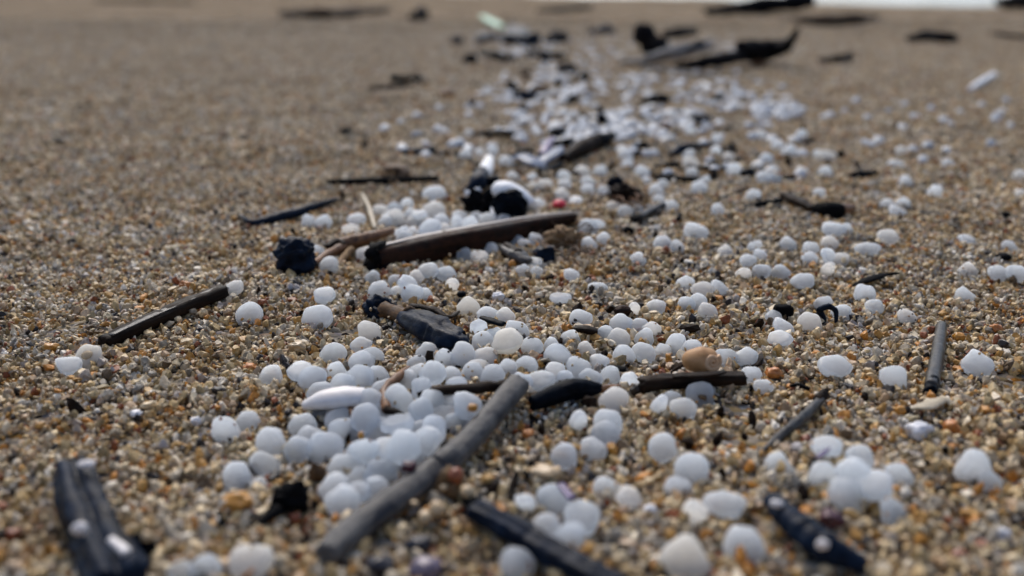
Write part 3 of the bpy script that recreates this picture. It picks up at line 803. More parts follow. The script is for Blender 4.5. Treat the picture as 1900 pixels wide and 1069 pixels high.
simple('red_crumb', 'tiny brick-red crumb beside the crimson pellet', 'pebble', lump(1020, 387, 10, 12, sub=2), 'stone_rust')
t = Thing('bark_chip', 'brown layered bark chip in front of the long slat', 'bark', None, 'the layered bark chip')
t.line = [(955, 470)]
t.add('chip', rod([(934, 458, 1.8), (956, 470, 2.0), (980, 486, 1.3)], [24, 34, 22], n=20, seg=14, e=3, flat=.5, rough=.10, ridge=.04, jag=.3), 'twig_grey')
t.add('chip_layer', rod([(938, 452, 2.8), (962, 466, 2.8)], [12, 18], n=10, seg=10, e=3, flat=.4, rough=.1, jag=.4), 'bark_dark')
t.done()
simple('charcoal_chip', 'glossy blue-black charcoal chip in front of the matted weed clump', 'charcoal', lump(1010, 471, 40, 27, deep=.8, e=2.6, ridge=.05), 'char_blue', CH)
t = Thing('matted_weed', 'matted sandy brown weed clump under the thin end of the slat', 'weed', None, 'the matted weed clump')
t.line = [(1050, 445)]
t.add('clump', lump(1042, 444, 54, 40, rough=.42, deep=.7, sub=4, freq=2.2), 'sandy_fibre')
t.add('fibres', fibres(1046, 442, 84, 56, 34, 8, 2.5, 2.4), 'weed_brown')
t.done()
simple('black_chip', 'flat black chip lying on a pellet next to the big cream pellet', 'chip', rod([(894, 589, 3.4), (914, 596, 3.5), (934, 602, 3.3)], [12, 17, 15], n=14, seg=10, e=3, flat=.5, jag=.5, rough=.1), 'char', CH)
simple('black_seed', 'small oval black seed on pale pellets behind the smooth pod', 'seed', lump(856, 546, 18, 13, sub=2, rough=.08, z=.0012), 'char')
simple('bark_sliver', 'dark bark sliver half buried in front of a bright pellet', 'bark', rod([(1067, 610, 1.0), (1092, 613, 1.2), (1122, 618, .6)], [18, 22, 14], n=16, seg=12, e=3, flat=.6, rough=.12, jag=.4), 'bark_dark', None, 'the half-buried bark sliver', [(1095, 614)])
simple('brown_seed', 'glossy dark brown seed behind a pellet cluster', 'seed', lump(1156, 578, 32, 24, rough=.15, deep=.8), 'wood_brown', None, 'the glossy brown seed', [(1156, 578)])
t = Thing('black_claw', 'curled black claw-shaped fragment between two pellets', 'fragment', None, 'the black claw fragment')
t.line = [(1535, 585)]
t.add('arch', rod([(1518, 588, .6), (1522, 574, 2.6), (1538, 569, 3.3), (1551, 578, 2.4), (1551, 602, .3)], [9, 10, 12, 10, 6], n=26, seg=12, rough=.2), 'char_blue')
t.add('inner_tooth', rod([(1524, 578, 2.0), (1529, 592, .7), (1526, 600, .3)], [9, 9, 5], n=10, seg=8, rough=.12), 'char_blue')
t.done()
simple('black_chip', 'square black chip behind the top pellet of a stacked trio', 'chip', lump(1452, 580, 34, 30, e=4, deep=.5, rough=.12), 'char_dull', CH)
t = Thing('leaf_sliver', 'flat black leaf sliver with a thin curled stalk', 'leaf', None, 'the black leaf sliver')
t.line = [(1590, 528), (1660, 508)]
t.add('blade', rod([(1582, 530, .5), (1605, 521, 1.0), (1632, 512, 1.3), (1650, 508, 1.3)], [5, 20, 20, 9], n=20, seg=12, flat=.35, rough=.06, cap=(.4, .6)), 'char_dull')
t.add('stalk', rod([(1646, 509, 1.3), (1668, 507, 1.3)], [7, 3], n=8, seg=8, rough=.05), 'char_dull')
t.done()
t = Thing('smooth_twig', 'smooth upright-lying grey-brown twig, alone at the side', 'twig', None, 'the smooth lone twig')
t.line = [(1746, 610), (1728, 720)]
t.add('shaft', rod([(1747, 604, 1.5), (1742, 640, 1.4), (1735, 682, 1.3), (1728, 716, 1.1)], [19, 23, 25, 25], n=26, seg=16, rough=.05, ridge=.03, ridges=6, jag=.15), 'twig_grey')
t.add('charred_tip', rod([(1729, 708, 1.1), (1726, 726, .8)], [26, 22], n=8, seg=14, rough=.12, jag=.3), 'char')
t.done()
t = Thing('gnarled_twig', 'thin gnarled twig with a forked tip on open sand', 'twig', None, 'the gnarled forked twig')
t.line = [(1530, 735), (1420, 830)]
t.add('shaft', rod([(1526, 738, 1.6), (1496, 768, 1.3), (1458, 802, 1.0), (1412, 838, .4)], [15, 20, 22, 8], n=28, seg=12, rough=.16, ridge=.05), 'twig_grey')
t.add('fork', rod([(1516, 742, 1.7), (1528, 730, 2.1), (1536, 722, 2.6)], [16, 18, 8], n=10, seg=10, rough=.16), 'bark_dark')
t.add('fork', rod([(1528, 740, 1.6), (1538, 734, 1.6)], [12, 7], n=8, seg=8, rough=.12), 'bark_dark')
t.done()
simple('black_needle', 'short black needle beside the forked tip of the gnarled twig', 'splinter', rod([(1466, 716, .8), (1482, 715, .9), (1502, 722, .7)], [5, 9, 7], n=12, seg=8), 'char_dull')
simple('violet_fleck', 'thin violet fleck lying on the topmost pellet of the big cluster', 'chip', rod([(1516, 850, 4.4), (1528, 841, 4.6), (1540, 830, 4.9)], [9, 12, 4], n=12, seg=8, flat=.3, cap=(.4, .3)), 'purple_chip')
simple('husk_flake', 'pale crinkled husk flake on the sand below the smooth lone twig', 'husk', rod([(1690, 757, .8), (1720, 752, 1.2), (1750, 742, 1.4), (1772, 752, .9)], [16, 26, 30, 14], n=18, seg=12, flat=.3, rough=.3), 'straw')
# -- behind the slat
t = Thing('plastic_film', 'crumpled bluish translucent plastic film scrap', 'plastic film', None, 'the bluish film scrap')
t.line = [(1000, 295)]
t.add('left_fold', rod([(946, 296, 1.6), (968, 290, 2.8), (990, 300, 2.2), (1008, 310, 1.0)], [16, 34, 38, 24], n=18, seg=14, flat=.2, rough=.2), 'film')
t.add('right_fold', rod([(1002, 305, 1.2), (1020, 288, 3.0), (1034, 276, 3.6), (1046, 284, 2.0)], [26, 40, 30, 18], n=18, seg=14, flat=.25, rough=.2, twist=.6), 'film')
t.done()
simple('charred_strip', 'dark rim strip curled over the bluish film scrap', 'charred wood', rod([(948, 290, 2.6), (962, 282, 3.4), (978, 278, 3.4), (990, 284, 2.6)], [7, 8, 9, 5], n=14, seg=8, rough=.1), 'char', CH)
simple('dark_flake', 'upright dark violet flake inside the bluish film scrap', 'chip', rod([(1007, 286, 2.2), (1014, 272, 3.4), (1024, 257, 4.6)], [16, 20, 12], n=14, seg=10, flat=.5, rough=.1), 'purple_chip')
simple('charred_chunk', 'black charred chunk topping the debris behind the film scrap', 'charred wood', lump(1034, 248, 34, 22, rough=.25, deep=.7), 'char', CH)
simple('charred_chunk', 'stubby black chunk between the film scrap and the brown-black stick', 'charred wood', rod([(1030, 268, 1.6), (1064, 263, 1.8)], [16, 16], n=10, seg=10, rough=.15), 'char_dull', CH)
t = Thing('charred_stick', 'tapered brown-black stick rising behind the film scrap', 'charred wood', CH, 'the tapered brown-black stick')
t.line = [(1050, 292), (1135, 256)]
t.add('shaft', rod([(1044, 296, 1.4), (1075, 278, 2.4), (1105, 264, 2.8), (1137, 252, 3.0)], [18, 34, 32, 16], n=22, seg=16, rough=.08, cap=(.6, .7)), 'bark_dark')
t.add('burnt_end', rod([(1112, 262, 2.9), (1138, 252, 3.1)], [28, 15], n=10, seg=14, rough=.12), 'char')
t.done()
simple('charred_strip', 'thin black strip along the front edge of the film scrap', 'charred wood', rod([(994, 322, .6), (1015, 316, .9), (1042, 304, 1.1)], [8, 13, 9], n=14, seg=10, rough=.1), 'char', CH)
simple('rust_flake', 'brown flake in front of the film scrap beside the white shell', 'bark', rod([(935, 320, .5), (960, 318, .8), (982, 312, 1.2)], [9, 12, 12], n=12, seg=9, flat=.5, rough=.2), 'weed_brown')
simple('brown_bark_piece', 'boat-shaped brown-black bark piece behind the white shell', 'bark', rod([(876, 250, .9), (905, 247, 1.3), (935, 247, 1.4), (958, 248, 1.0)], [6, 18, 18, 12], n=20, seg=12, flat=.7, rough=.1, cap=(.4, .6)), 'bark_dark', None, 'the boat-shaped bark', [(880, 250), (955, 248)])
t = Thing('charred_chip', 'dark blue char chip with a rusty crumb behind the level rod', 'charred wood', CH, 'the rusty-ended char chip')
t.line = [(740, 282), (805, 280)]
t.add('chip', rod([(733, 283, .8), (765, 280, 1.3), (806, 277, 1.5)], [6, 18, 20], n=18, seg=12, rough=.1, flat=.7), 'char_blue')
t.add('rust_crumb', lump(822, 283, 26, 14, rough=.3, sub=2), 'weed_brown')
t.done()
t = Thing('weed_ball', 'black ball of debris trailing brown fibres', 'weed', None, 'the black-headed weed ball')
t.line = [(1140, 345), (1190, 370)]
t.add('head', lump(1142, 342, 34, 34, rough=.12, deep=.8), 'char')
t.add('mass', lump(1158, 362, 52, 36, rough=.4, deep=.7, sub=4, freq=2.2), 'bark_dark')
t.add('fibres', fibres(1172, 364, 60, 34, 24, 31, 3, 3.0), 'rust_bark')
t.done()
t = Thing('twig_with_bead', 'short slate twig ending in a round black bead', 'twig', None, 'the bead-ended twig')
t.line = [(1180, 408), (1228, 383)]
t.add('shaft', rod([(1188, 403, 1.2), (1206, 393, 1.5), (1230, 381, 1.7)], [13, 15, 15], n=16, seg=12, rough=.06), 'twig_grey')
t.add('bead', lump(1181, 407, 25, 18, rough=.1, sink=.1), 'char_dull')
t.done()
simple('black_chip', 'small round black chip below the bead-ended twig', 'chip', lump(1166, 428, 21, 15, rough=.15), 'char_dull', CH)
simple('black_crumb', 'curved black crumb to the side of the bead-ended twig', 'chip', rod([(1248, 412, .4), (1258, 408, 1.2), (1262, 398, 1.4)], [8, 11, 8], n=10, seg=8, rough=.15), 'char_dull', CH)
t = Thing('charred_chip', 'bent dark blue char chip behind two pellets', 'charred wood', CH, 'the bent blue char chip')
t.line = [(1250, 283), (1312, 270)]
t.add('chip', rod([(1245, 288, .9), (1262, 275, 1.8), (1290, 271, 2.0), (1318, 269, 1.5)], [16, 22, 14, 9], n=18, seg=12, rough=.12, flat=.8), 'char_blue')
t.done()
simple('black_stick', 'short stubby black stick at the front of the char chip row', 'stick', rod([(1216, 312, .8), (1258, 307, 1.0)], [13, 14], n=12, seg=10, rough=.1, jag=.3), 'char_dull', CH)
simple('black_twig', 'thin black twig bridging several pellets', 'twig', rod([(1258, 316, 1.0), (1300, 312, 1.3), (1320, 309, 1.3), (1352, 314, 1.1)], [5, 7, 8, 6], n=18, seg=8, rough=.1), 'char_dull', None, 'the thin bridging twig', [(1260, 316), (1350, 314)])
t = Thing('knobby_twig', 'knobby black twig in front of the thin bridging twig', 'twig', None, 'the knobby black twig')
t.line = [(1215, 328), (1328, 326)]
t.add('shaft', rod([(1210, 327, .7), (1240, 331, 1.0), (1285, 334, 1.1), (1330, 325, 1.3)], [5, 20, 10, 9], n=24, seg=12, rough=.14), 'char_dull')
t.add('knob', lump(1250, 332, 34, 16, rough=.15), 'char_dull')
t.done()
t = Thing('black_husk', 'rounded black husk with a short stalk touching a pale pellet', 'husk', CH, 'the stalked black husk')
t.line = [(1388, 321)]
t.add('husk', lump(1388, 321, 28, 20, rough=.12), 'char')
t.add('stalk', rod([(1392, 326, .9), (1412, 324, 1.1)], [10, 8], n=8, seg=8, rough=.1), 'char')
t.done()
simple('black_husk', 'flatter blue-black husk beside the stalked black husk', 'husk', lump(1418, 316, 26, 14, rough=.12), 'char_blue', CH)
simple('black_stub', 'short black stub at the far side of the flatter husk', 'stick', rod([(1446, 329, .9), (1472, 328, .9)], [10, 11], n=10, seg=10, rough=.1), 'char_dull', CH)
simple('black_crumb', 'slanted black crumb above the stalked black husk', 'chip', rod([(1350, 270, 1.4), (1362, 280, .9)], [8, 12], n=8, seg=8, rough=.15), 'char_dull', CH)
simple('blue_black_crumb', 'round blue-black crumb just behind the stalked black husk', 'chip', lump(1370, 296, 15, 12, sub=2, rough=.15), 'char_blue', CH)
simple('amber_splinter', 'short honey-brown splinter in front of the stalked husk', 'splinter', rod([(1360, 358, .6), (1388, 349, .8)], [9, 9], n=8, seg=8, rough=.1), 'weed_brown')
t = Thing('black_bark_strip', 'low black bark strip with a fibrous plank end', 'bark', None, 'the low black bark strip')
t.line = [(1385, 382), (1505, 380)]
t.add('strip', rod([(1382, 384, .6), (1412, 378, 1.0), (1450, 372, 1.2)], [10, 13, 14], n=18, seg=10, rough=.16, flat=.7), 'char_dull')
t.add('plank', rod([(1456, 362, 1.8), (1482, 374, 1.8), (1508, 387, 1.4)], [20, 24, 14], n=18, seg=14, e=3.4, flat=.6, rough=.08, jag=.3), 'bark_dark')
t.done()
t = Thing('charred_wedge', 'black charred wedge with a rust-brown end', 'charred wood', CH, 'the rust-ended black wedge')
t.line = [(1548, 390)]
t.add('wedge', rod([(1514, 386, 1.6), (1535, 390, 1.8), (1562, 390, 1.8)], [20, 34, 26], n=18, seg=14, rough=.08, e=2.6, cap=(.7, .8)), 'char_dull')
t.add('rust_end', rod([(1558, 390, 1.8), (1584, 385, 1.6)], [26, 13], n=10, seg=12, rough=.12), 'rust_bark')
t.done()
t = Thing('horned_chip', 'black chip with an upright brown horn, by a small white pellet', 'charred wood', CH, 'the horned black chip')
t.line = [(1600, 325)]
t.add('chip', rod([(1577, 328, .9), (1598, 326, 1.2), (1626, 319, 1.6)], [16, 17, 8], n=16, seg=12, rough=.12), 'char_dull')
t.add('horn', rod([(1596, 320, 1.6), (1594, 308, 3.0), (1586, 300, 4.0)], [8, 9, 5], n=12, seg=8, rough=.12), 'bark_dark')
t.done()
simple('black_sliver', 'curved black sliver in front of a bright pellet on open sand', 'splinter', rod([(1474, 264, .6), (1490, 265, .9), (1510, 259, 1.2)], [8, 10, 8], n=12, seg=8, rough=.12), 'char', CH)
simple('black_crumb', 'dark crumb between the tapered stick and the blue char chip', 'chip', lump(1194, 270, 20, 15, sub=2, rough=.2), 'char_dull', CH)
simple('black_crumb', 'tiny dark crumb on bare sand behind the level black rod', 'chip', lump(676, 268, 12, 12, sub=2, rough=.2), 'char_dull', CH)
simple('black_crumb', 'oval dark crumb farther back than the tiny one behind the black rod', 'chip', lump(642, 243, 24, 14, sub=2, rough=.2), 'char_dull', CH)
simple('black_flake', 'lone black flake with an upturned edge on bare sand', 'chip', rod([(86, 266, .6), (102, 265, 1.0), (116, 261, 1.4)], [10, 13, 7], n=10, seg=8, flat=.6, rough=.15), 'char_dull', CH)
simple('black_flake', 'flat lone black flake farther back on bare sand', 'chip', rod([(72, 193, .6), (88, 195, .8), (106, 195, .7)], [6, 10, 5], n=10, seg=8, flat=.6, rough=.15), 'char_dull', CH)
simple('black_crumb', 'round dark crumb on the sand beside a small pellet', 'chip', lump(858, 272, 11, 9, sub=2, rough=.2), 'char_dull', CH)
simple('black_crumb', 'small dark crumb alone on sand near the side edge', 'chip', lump(1876, 292, 14, 10, sub=2, rough=.2), 'char_dull', CH)
simple('black_crumb', 'grey-black chip touching a dull pellet at the side edge', 'chip', lump(1862, 478, 28, 18, sub=2, rough=.25), 'char_dull', CH)
simple('black_crumb', 'dark peg-like crumb among coarse grains at the side', 'chip', lump(1866, 400, 18, 16, sub=2, rough=.25), 'char_dull', CH)
# -- far debris, soft in the photograph
FAR = 'dark wood chips in the far tideline'
simple('bark_piece', 'thick black bark bar, upper of two on the bare far sand', 'bark', rod([(727, 146, 2.0), (780, 147, 2.0)], [15, 15], n=10, seg=10, rough=.12, jag=.3), 'char_dull', FAR)
simple('bark_piece', 'tapering black bark sliver just in front of the thick bark bar', 'bark', rod([(688, 166, 1.0), (722, 163, 1.2), (770, 156, 1.2)], [13, 13, 5], n=12, seg=10, rough=.15), 'char_dull', FAR)
simple('rust_crumb', 'reddish brown crumb left of the far pellets', 'chip', lump(829, 174, 24, 17, rough=.3, sub=2), 'rust_bark', FAR)
FARBITS = [
    ('blue-black wedge low in the far tideline pellets', [(952, 178), (975, 180), (992, 178)], [8, 16, 8], 'char_blue'),
    ('upright black bit above the blue-black wedge', [(945, 158), (954, 166)], [10, 12], 'char'),
    ('grey-brown bar beside the blue-black wedge', [(988, 170), (1016, 169)], [13, 11], 'weed_brown'),
    ('small black bit below the blue-black wedge', [(966, 204), (972, 200)], [11, 11], 'char'),
    ('black droplet-shaped bit among tideline pellets', [(1058, 187), (1068, 180)], [12, 8], 'char'),
    ('tadpole-shaped black chip on clear sand', [(1188, 189), (1215, 186), (1234, 184)], [4, 13, 13], 'char_dull'),
    ('dark blue chip with pale pellets around it', [(1283, 220), (1302, 222), (1316, 223)], [8, 12, 9], 'char_blue'),
    ('pair-sized dark bit in front of the tadpole-shaped chip', [(1112, 222), (1124, 224)], [14, 12], 'char'),
    ('tiny dark bit above the pair-sized one', [(1113, 200), (1116, 208)], [7, 8], 'char_dull'),
    ('flat grey-black bit near the driftwood branch', [(1325, 184), (1338, 177)], [6, 7], 'char_dull'),
    ('dark bit on sand left of the far pellets', [(868, 114), (878, 115)], [12, 12], 'char_dull'),
    ('faint dark bit at the edge of the far pellets', [(842, 78), (854, 79)], [10, 11], 'char_blue'),
    ('arched dark blue splinter framing far pellets', [(890, 78), (905, 70), (940, 73)], [10, 10, 10], 'char_blue'),
    ('peaked dark blue chip in the middle of the far cluster', [(944, 80), (958, 72), (968, 82)], [16, 30, 14], 'char_blue'),
    ('dark blue lump behind the peaked chip', [(974, 82), (990, 84)], [20, 24], 'char_blue'),
    ('black chip in front of the far cluster', [(895, 100), (920, 108), (955, 110)], [9, 11, 8], 'char'),
    ('horn-shaped black chip behind the far cluster', [(1018, 80), (1034, 76), (1046, 72)], [12, 22, 12], 'char'),
    ('long thin dark splinter across the far cluster', [(978, 102), (1010, 105), (1046, 108)], [8, 10, 8], 'char'),
    ('dark stub under the long thin splinter', [(1004, 112), (1020, 112)], [12, 10], 'char_dull'),
    ('grey-black bit beside a white far pellet group', [(1044, 130), (1062, 134)], [13, 12], 'char_dull'),
    ('black bar right of the far cluster', [(1098, 62), (1120, 60), (1140, 60)], [8, 12, 10], 'char_blue'),
    ('small dark bit below the grey-black one', [(1032, 155), (1040, 156)], [10, 10], 'char_dull'),
    ('small dark bit near the driftwood tail', [(1080, 146), (1088, 145)], [11, 11], 'char_dull'),
    ('small brown-grey bit behind the tideline pellets', [(968, 138), (982, 137)], [11, 10], 'weed_brown'),
    ('olive-black bit beside the rust crumb', [(870, 190), (880, 189)], [11, 10], 'weed_brown'),
    ('small rusty bit among middle pellets', [(1228, 238), (1236, 236)], [12, 12], 'rust_bark'),
    ('black knob at the back between the dark shaded hollow and the green scrap', [(772, 36), (784, 30)], [18, 14], 'far_log'),
]
for lb, pp, ww, mt in FARBITS:
    simple('charred_chip', lb, 'charred wood', rod([(p[0], p[1] - 1, 2.2) for p in pp], [q * (1.75 if pp[0][1] < 135 else 1.4) for q in ww], n=12, seg=9, rough=.22, flat=1.1, cap=(.6, .6)), {'char': 'far_log', 'char_dull': 'far_log', 'char_blue': 'char_blue'}.get(mt, mt), FAR)
simple('dark_log', 'dark flat log chip lying before the driftwood', 'log', rod([(1519, 113, 2), (1550, 111, 3), (1577, 106, 3)], [10, 17, 16], n=12, seg=10, rough=.12), 'far_log', FAR)
simple('dark_log', 'dark spindle-shaped log on the far sand', 'log', rod([(1683, 72, 4), (1715, 69, 5), (1750, 71, 5), (1772, 72, 4)], [10, 25, 25, 16], n=16, seg=12, rough=.12), 'far_log', FAR)
t = Thing('driftwood_branch', 'grey split driftwood branch in front of the burnt stump', 'driftwood', None)
t.add('grey_trunk', rod([(1150, 116, 3), (1205, 110, 6), (1262, 100, 8), (1322, 88, 10)], [8, 24, 26, 14], n=22, seg=16, rough=.14, ridge=.08, flat=.7), 'driftwood')
t.add('grey_slab', rod([(1200, 106, 9), (1250, 92, 13), (1318, 76, 16)], [10, 26, 14], n=18, seg=14, rough=.14, ridge=.08, flat=.6), 'driftwood')
t.done()
t = Thing('burnt_root', 'burnt black root with an upturned horn at the end of the driftwood', 'charred wood', None)
t.add('black_bar', rod([(1256, 122, 3), (1300, 117, 6), (1345, 110, 8), (1385, 100, 9)], [10, 22, 26, 20], n=24, seg=14, rough=.16), 'far_log')
t.add('black_root', rod([(1372, 84, 16), (1392, 94, 11), (1430, 92, 11), (1462, 84, 14)], [22, 38, 36, 24], n=24, seg=16, rough=.14), 'far_log')
t.add('black_horn', rod([(1456, 86, 14), (1470, 72, 20), (1479, 56, 27)], [22, 16, 10], n=14, seg=12, rough=.12), 'far_log')
t.add('brown_foot', lump(1404, 118, 26, 14, rough=.3), 'rust_bark')
t.done()
t = Thing('burnt_stump', 'knobbed black burnt stump with a side limb behind the grey driftwood', 'charred wood', None)
t.add('stump', lump(1213, 86, 44, 34, rough=.25, deep=.8), 'far_log')
t.add('stump_knob', lump(1194, 64, 26, 24, z=.020, rough=.22, deep=.8), 'far_log')
t.add('black_limb', rod([(1234, 64, 12), (1262, 61, 14), (1288, 58, 14)], [16, 20, 14], n=12, seg=10, rough=.14), 'far_log')
t.add('spur', rod([(1274, 92, 14), (1294, 82, 18), (1308, 82, 18)], [9, 15, 10], n=10, seg=8, rough=.12), 'char_blue')
t.done()
simple('thin_branch', 'thin brown branch lying in front of the driftwood', 'branch', rod([(1190, 122, 2), (1260, 134, 2), (1330, 142, 2)], [5, 7, 6], n=18, seg=8, rough=.12), 'driftwood')
simple('black_log', 'long wavy black log at the back of the beach', 'log', rod([(1312, 20, 8), (1370, 15, 12), (1430, 8, 18), (1506, 2, 26)], [14, 22, 30, 28], n=24, seg=14, rough=.14), 'far_log')
simple('black_log', 'black log at the water edge', 'log', rod([(1850, 4, 12), (1890, 2, 18), (1960, -2, 26)], [16, 26, 30], n=16, seg=12, rough=.14), 'far_log')
t = Thing('shaded_hollow', 'low reddish brown mound for a shaded hollow in front of the long wavy log', 'weed', None)
t.add('mound', rod([(1470, 38, 2), (1520, 40, 5), (1580, 36, 6), (1625, 32, 3)], [12, 44, 40, 14], n=20, seg=14, flat=.5, rough=.2), 'far_weed_and_hollow')  # dark mound added in place of a shaded hollow in the sand
t.done()
t = Thing('shaded_hollow', 'low dark brown mound for a shaded hollow at the back, beside a black knob', 'weed', None)
t.add('mound', rod([(520, 22, 3), (580, 26, 6), (650, 24, 6), (720, 16, 4)], [10, 32, 30, 10], n=20, seg=12, flat=.6, rough=.2), 'far_weed_and_hollow')  # another hollow's shade, put in as a dark raised shape
t.done()
simple('weed_strand', 'faint brown weed strand at the top behind the bare sand', 'weed', rod([(180, 2, 3), (260, 3, 5), (360, 4, 3)], [6, 9, 6], n=14, seg=10, flat=.6, rough=.2), 'far_weed_and_hollow')
simple('weed_strand', 'dark weed strand behind the green scrap', 'weed', rod([(1000, 20, 4), (1045, 17, 6), (1095, 12, 5)], [8, 16, 12], n=14, seg=10, flat=.6, rough=.2), 'far_log')
simple('weed_strand', 'faint weed strand beyond the spindle-shaped log', 'weed', rod([(1840, 60, 3), (1880, 66, 4), (1930, 72, 3)], [8, 14, 8], n=14, seg=10, flat=.6, rough=.2), 'far_weed_and_hollow')
simple('green_scrap', 'pale green translucent plastic scrap behind the far cluster', 'plastic', rod([(896, 30, 10), (912, 40, 7), (932, 50, 3)], [12, 20, 16], n=14, seg=10, flat=.35, rough=.15), 'green_plastic')
simple('white_stick', 'short white stick lying alone on the far sand', 'stick', rod([(1800, 166, 1), (1820, 153, 2), (1844, 139, 2.5)], [10, 13, 11], n=14, seg=10, rough=.06), 'chalk_white')
# -- single pebbles that stand out from the sand
PEB = 'pebbles larger than the sand grains'
PEBBLES = [(440, 935, 52, 34, 'amber', 'large amber pebble beside the ragged burnt lump'), (462, 684, 24, 16, 'orange', 'flat orange pebble behind a leaf-shaped pellet'),
    (552, 644, 30, 22, 'tan', 'yellowish tan pebble on open sand behind the pellet heap'), (343, 530, 18, 15, 'orange', 'small orange pebble behind the lone straight stick'),
    (95, 646, 22, 18, 'amber', 'small amber pebble behind the yellow-eyed pellet'), (251, 770, 24, 17, 'quartz', 'oval white pebble on the bare front sand'),
    (364, 783, 18, 18, 'quartz', 'round white pebble behind the two joined pellets'), (1206, 948, 26, 20, 'quartz', 'glossy white pebble next to a paired pellet'),
    (1765, 793, 28, 24, 'orange', 'bright orange pebble at the side of the front sand'), (1671, 762, 18, 16, 'amber', 'pale yellow pebble below the husk flake'),
    (1706, 800, 40, 30, 'quartz', 'clear glassy quartz pebble beside the orange one'), (1496, 817, 18, 18, 'rust', 'rust pebble behind the big cluster of pellets'),
    (1657, 911, 26, 20, 'amber', 'amber pebble tucked under the big cluster'), (1779, 1032, 32, 20, 'rust', 'reddish pebble close to the front edge'),
    (1541, 962, 42, 30, 'maroon', 'dark maroon pebble in front of the big cluster'), (1848, 611, 20, 18, 'orange', 'round orange pebble at the side edge'),
    (1779, 628, 20, 18, 'amber', 'honey pebble between the smooth twig and a pellet'), (1435, 692, 28, 20, 'orange', 'orange pebble beside the split bark slab end'),
    (1240, 664, 12, 15, 'amber', 'tiny amber grain lying on a pellet by the snail shell'), (1134, 838, 22, 26, 'amber', 'olive amber pebble touching a grey pellet trio'),
    (758, 866, 24, 18, 'maroon', 'dark red pebble on the pellet heap beside the stem'), (775, 1014, 46, 36, 'black', 'round black pebble at the front of the grey stem'),
    (792, 1056, 56, 38, 'mauve', 'large mauve-grey pebble at the front edge'), (708, 1050, 52, 36, 'black', 'black pebble under the near end of the grey stem'),
    (25, 992, 28, 22, 'rust', 'red pebble at the front side edge'), (548, 963, 20, 22, 'rust', 'rust-red pebble under the ragged burnt lump'),
    (877, 757, 16, 12, 'amber', 'orange crumb lying on a bright pellet beside the stem'), (670, 808, 10, 12, 'amber', 'tiny olive crumb in the middle of the pellet heap'),
    (1065, 905, 24, 16, 'tan', 'tan pebble behind the grey pellet with a violet chip'), (1010, 880, 60, 28, 'tan', 'long tan pebble with a bright highlight behind the upright pellet'),
    (980, 806, 22, 16, 'orange', 'orange pebble to the side of the grey stem'), (924, 552, 20, 18, 'quartz', 'clear round quartz grain behind the flat black chip'),
    (1863, 992, 24, 24, 'quartz', 'cloudy white pebble near the front side edge'), (600, 578, 16, 14, 'maroon', 'small dark red pebble beside a flattened pellet')]
for (x_, y_, w_, h_, mt, lb) in PEBBLES:
    on_top = {(1240, 664): .0030, (758, 866): .0040, (877, 757): .0050, (670, 808): .0028}.get((x_, y_))
    simple('pebble', lb, 'pebble', lump(x_, y_, w_, h_, z=on_top, sub=3, rough=.30, deep=.8, e=2.5), 'stone_' + mt, PEB)

# ------------------------------------------------------------------ plastic pellets (the nearest ones one by one)
def pellet_mesh(k):
    rl = random.Random(900 + k); n, m_ = 30, 14
    off = Vector((rl.uniform(0, 50), rl.uniform(0, 50), rl.uniform(0, 50)))
    kind = ('lens', 'lens', 'lens', 'lens', 'lens', 'square', 'wedge', 'long', 'long', 'dish', 'sliver', 'lens')[k % 12]
    thick = {'lens': rl.uniform(.30, .40), 'square': .34, 'wedge': .34, 'long': .34, 'dish': .32, 'sliver': .14}[kind]
    verts, faces = [], []
    rl0 = rl.uniform(.30, .44); pa, pb, pc = rl.uniform(0, 6.28), rl.uniform(0, 6.28), rl.uniform(0, 6.28)
    for j in range(m_ + 1):
        ph = -math.pi / 2 + math.pi * j / m_
        for i in range(n if 0 < j < m_ else 1):
            th = 2 * math.pi * i / n
            ee = rl0; rc = abs(math.cos(ph)) ** ee; zs = math.copysign(abs(math.sin(ph)) ** (ee + .12), math.sin(ph)) * thick * (1 + .10 * rc * (1 if ph > 0 else -.3))
            pe = {'square': 3.4, 'wedge': 3.0}.get(kind, 2.0)
            c = math.copysign(abs(math.cos(th)) ** (2 / pe), math.cos(th)); s = math.copysign(abs(math.sin(th)) ** (2 / pe), math.sin(th))
            x = c * rc; y = s * rc
            if pe > 2: x *= .88; y *= .88
            if kind == 'wedge': x *= 1 - .28 * y
            if kind == 'long': x *= 1.12; y *= .86
            if kind == 'dish' and zs > 0: zs *= 1 - .30 * math.exp(-((x * x + y * y) / .18))
            pl = 1 + .045 * math.cos(3 * th + pa) + .03 * math.cos(5 * th + pb) + .045 * math.cos(2 * th + pc); x *= pl; y *= pl
            f = 1 + .13 * mnoise.noise(Vector((x, y, zs)) * 1.3 + off) + .045 * mnoise.noise(Vector((x, y, zs)) * 3.5 + off)
            verts.append((x * f, y * f, zs * f))
    cuts = [Vector((rl.gauss(0, 1), rl.gauss(0, 1), rl.gauss(0, .35))).normalized() for _ in range(rl.choice((0, 1, 1, 2)) if kind != 'sliver' else 0)]
    for c_ in cuts:                                   # flats where the pellet was cut from its strand
        far_ = max(Vector(v).dot(c_) for v in verts); lim = far_ * rl.uniform(.78, .92)
        verts = [tuple(Vector(v) - c_ * max(0, Vector(v).dot(c_) - lim) * .92) for v in verts]
    idx = lambda j, i: 0 if j == 0 else (1 + (m_ - 1) * n if j == m_ else 1 + (j - 1) * n + i % n)
    for j in range(m_):
        for i in range(n):
            a, b, c, d = idx(j, i), idx(j, i + 1), idx(j + 1, i + 1), idx(j + 1, i)
            if j == 0: faces.append((a, c, d))
            elif j == m_ - 1: faces.append((a, b, c))
            else: faces.append((a, b, c, d))
    return mesh_from('plastic_pellet', verts, faces, 'pellet')
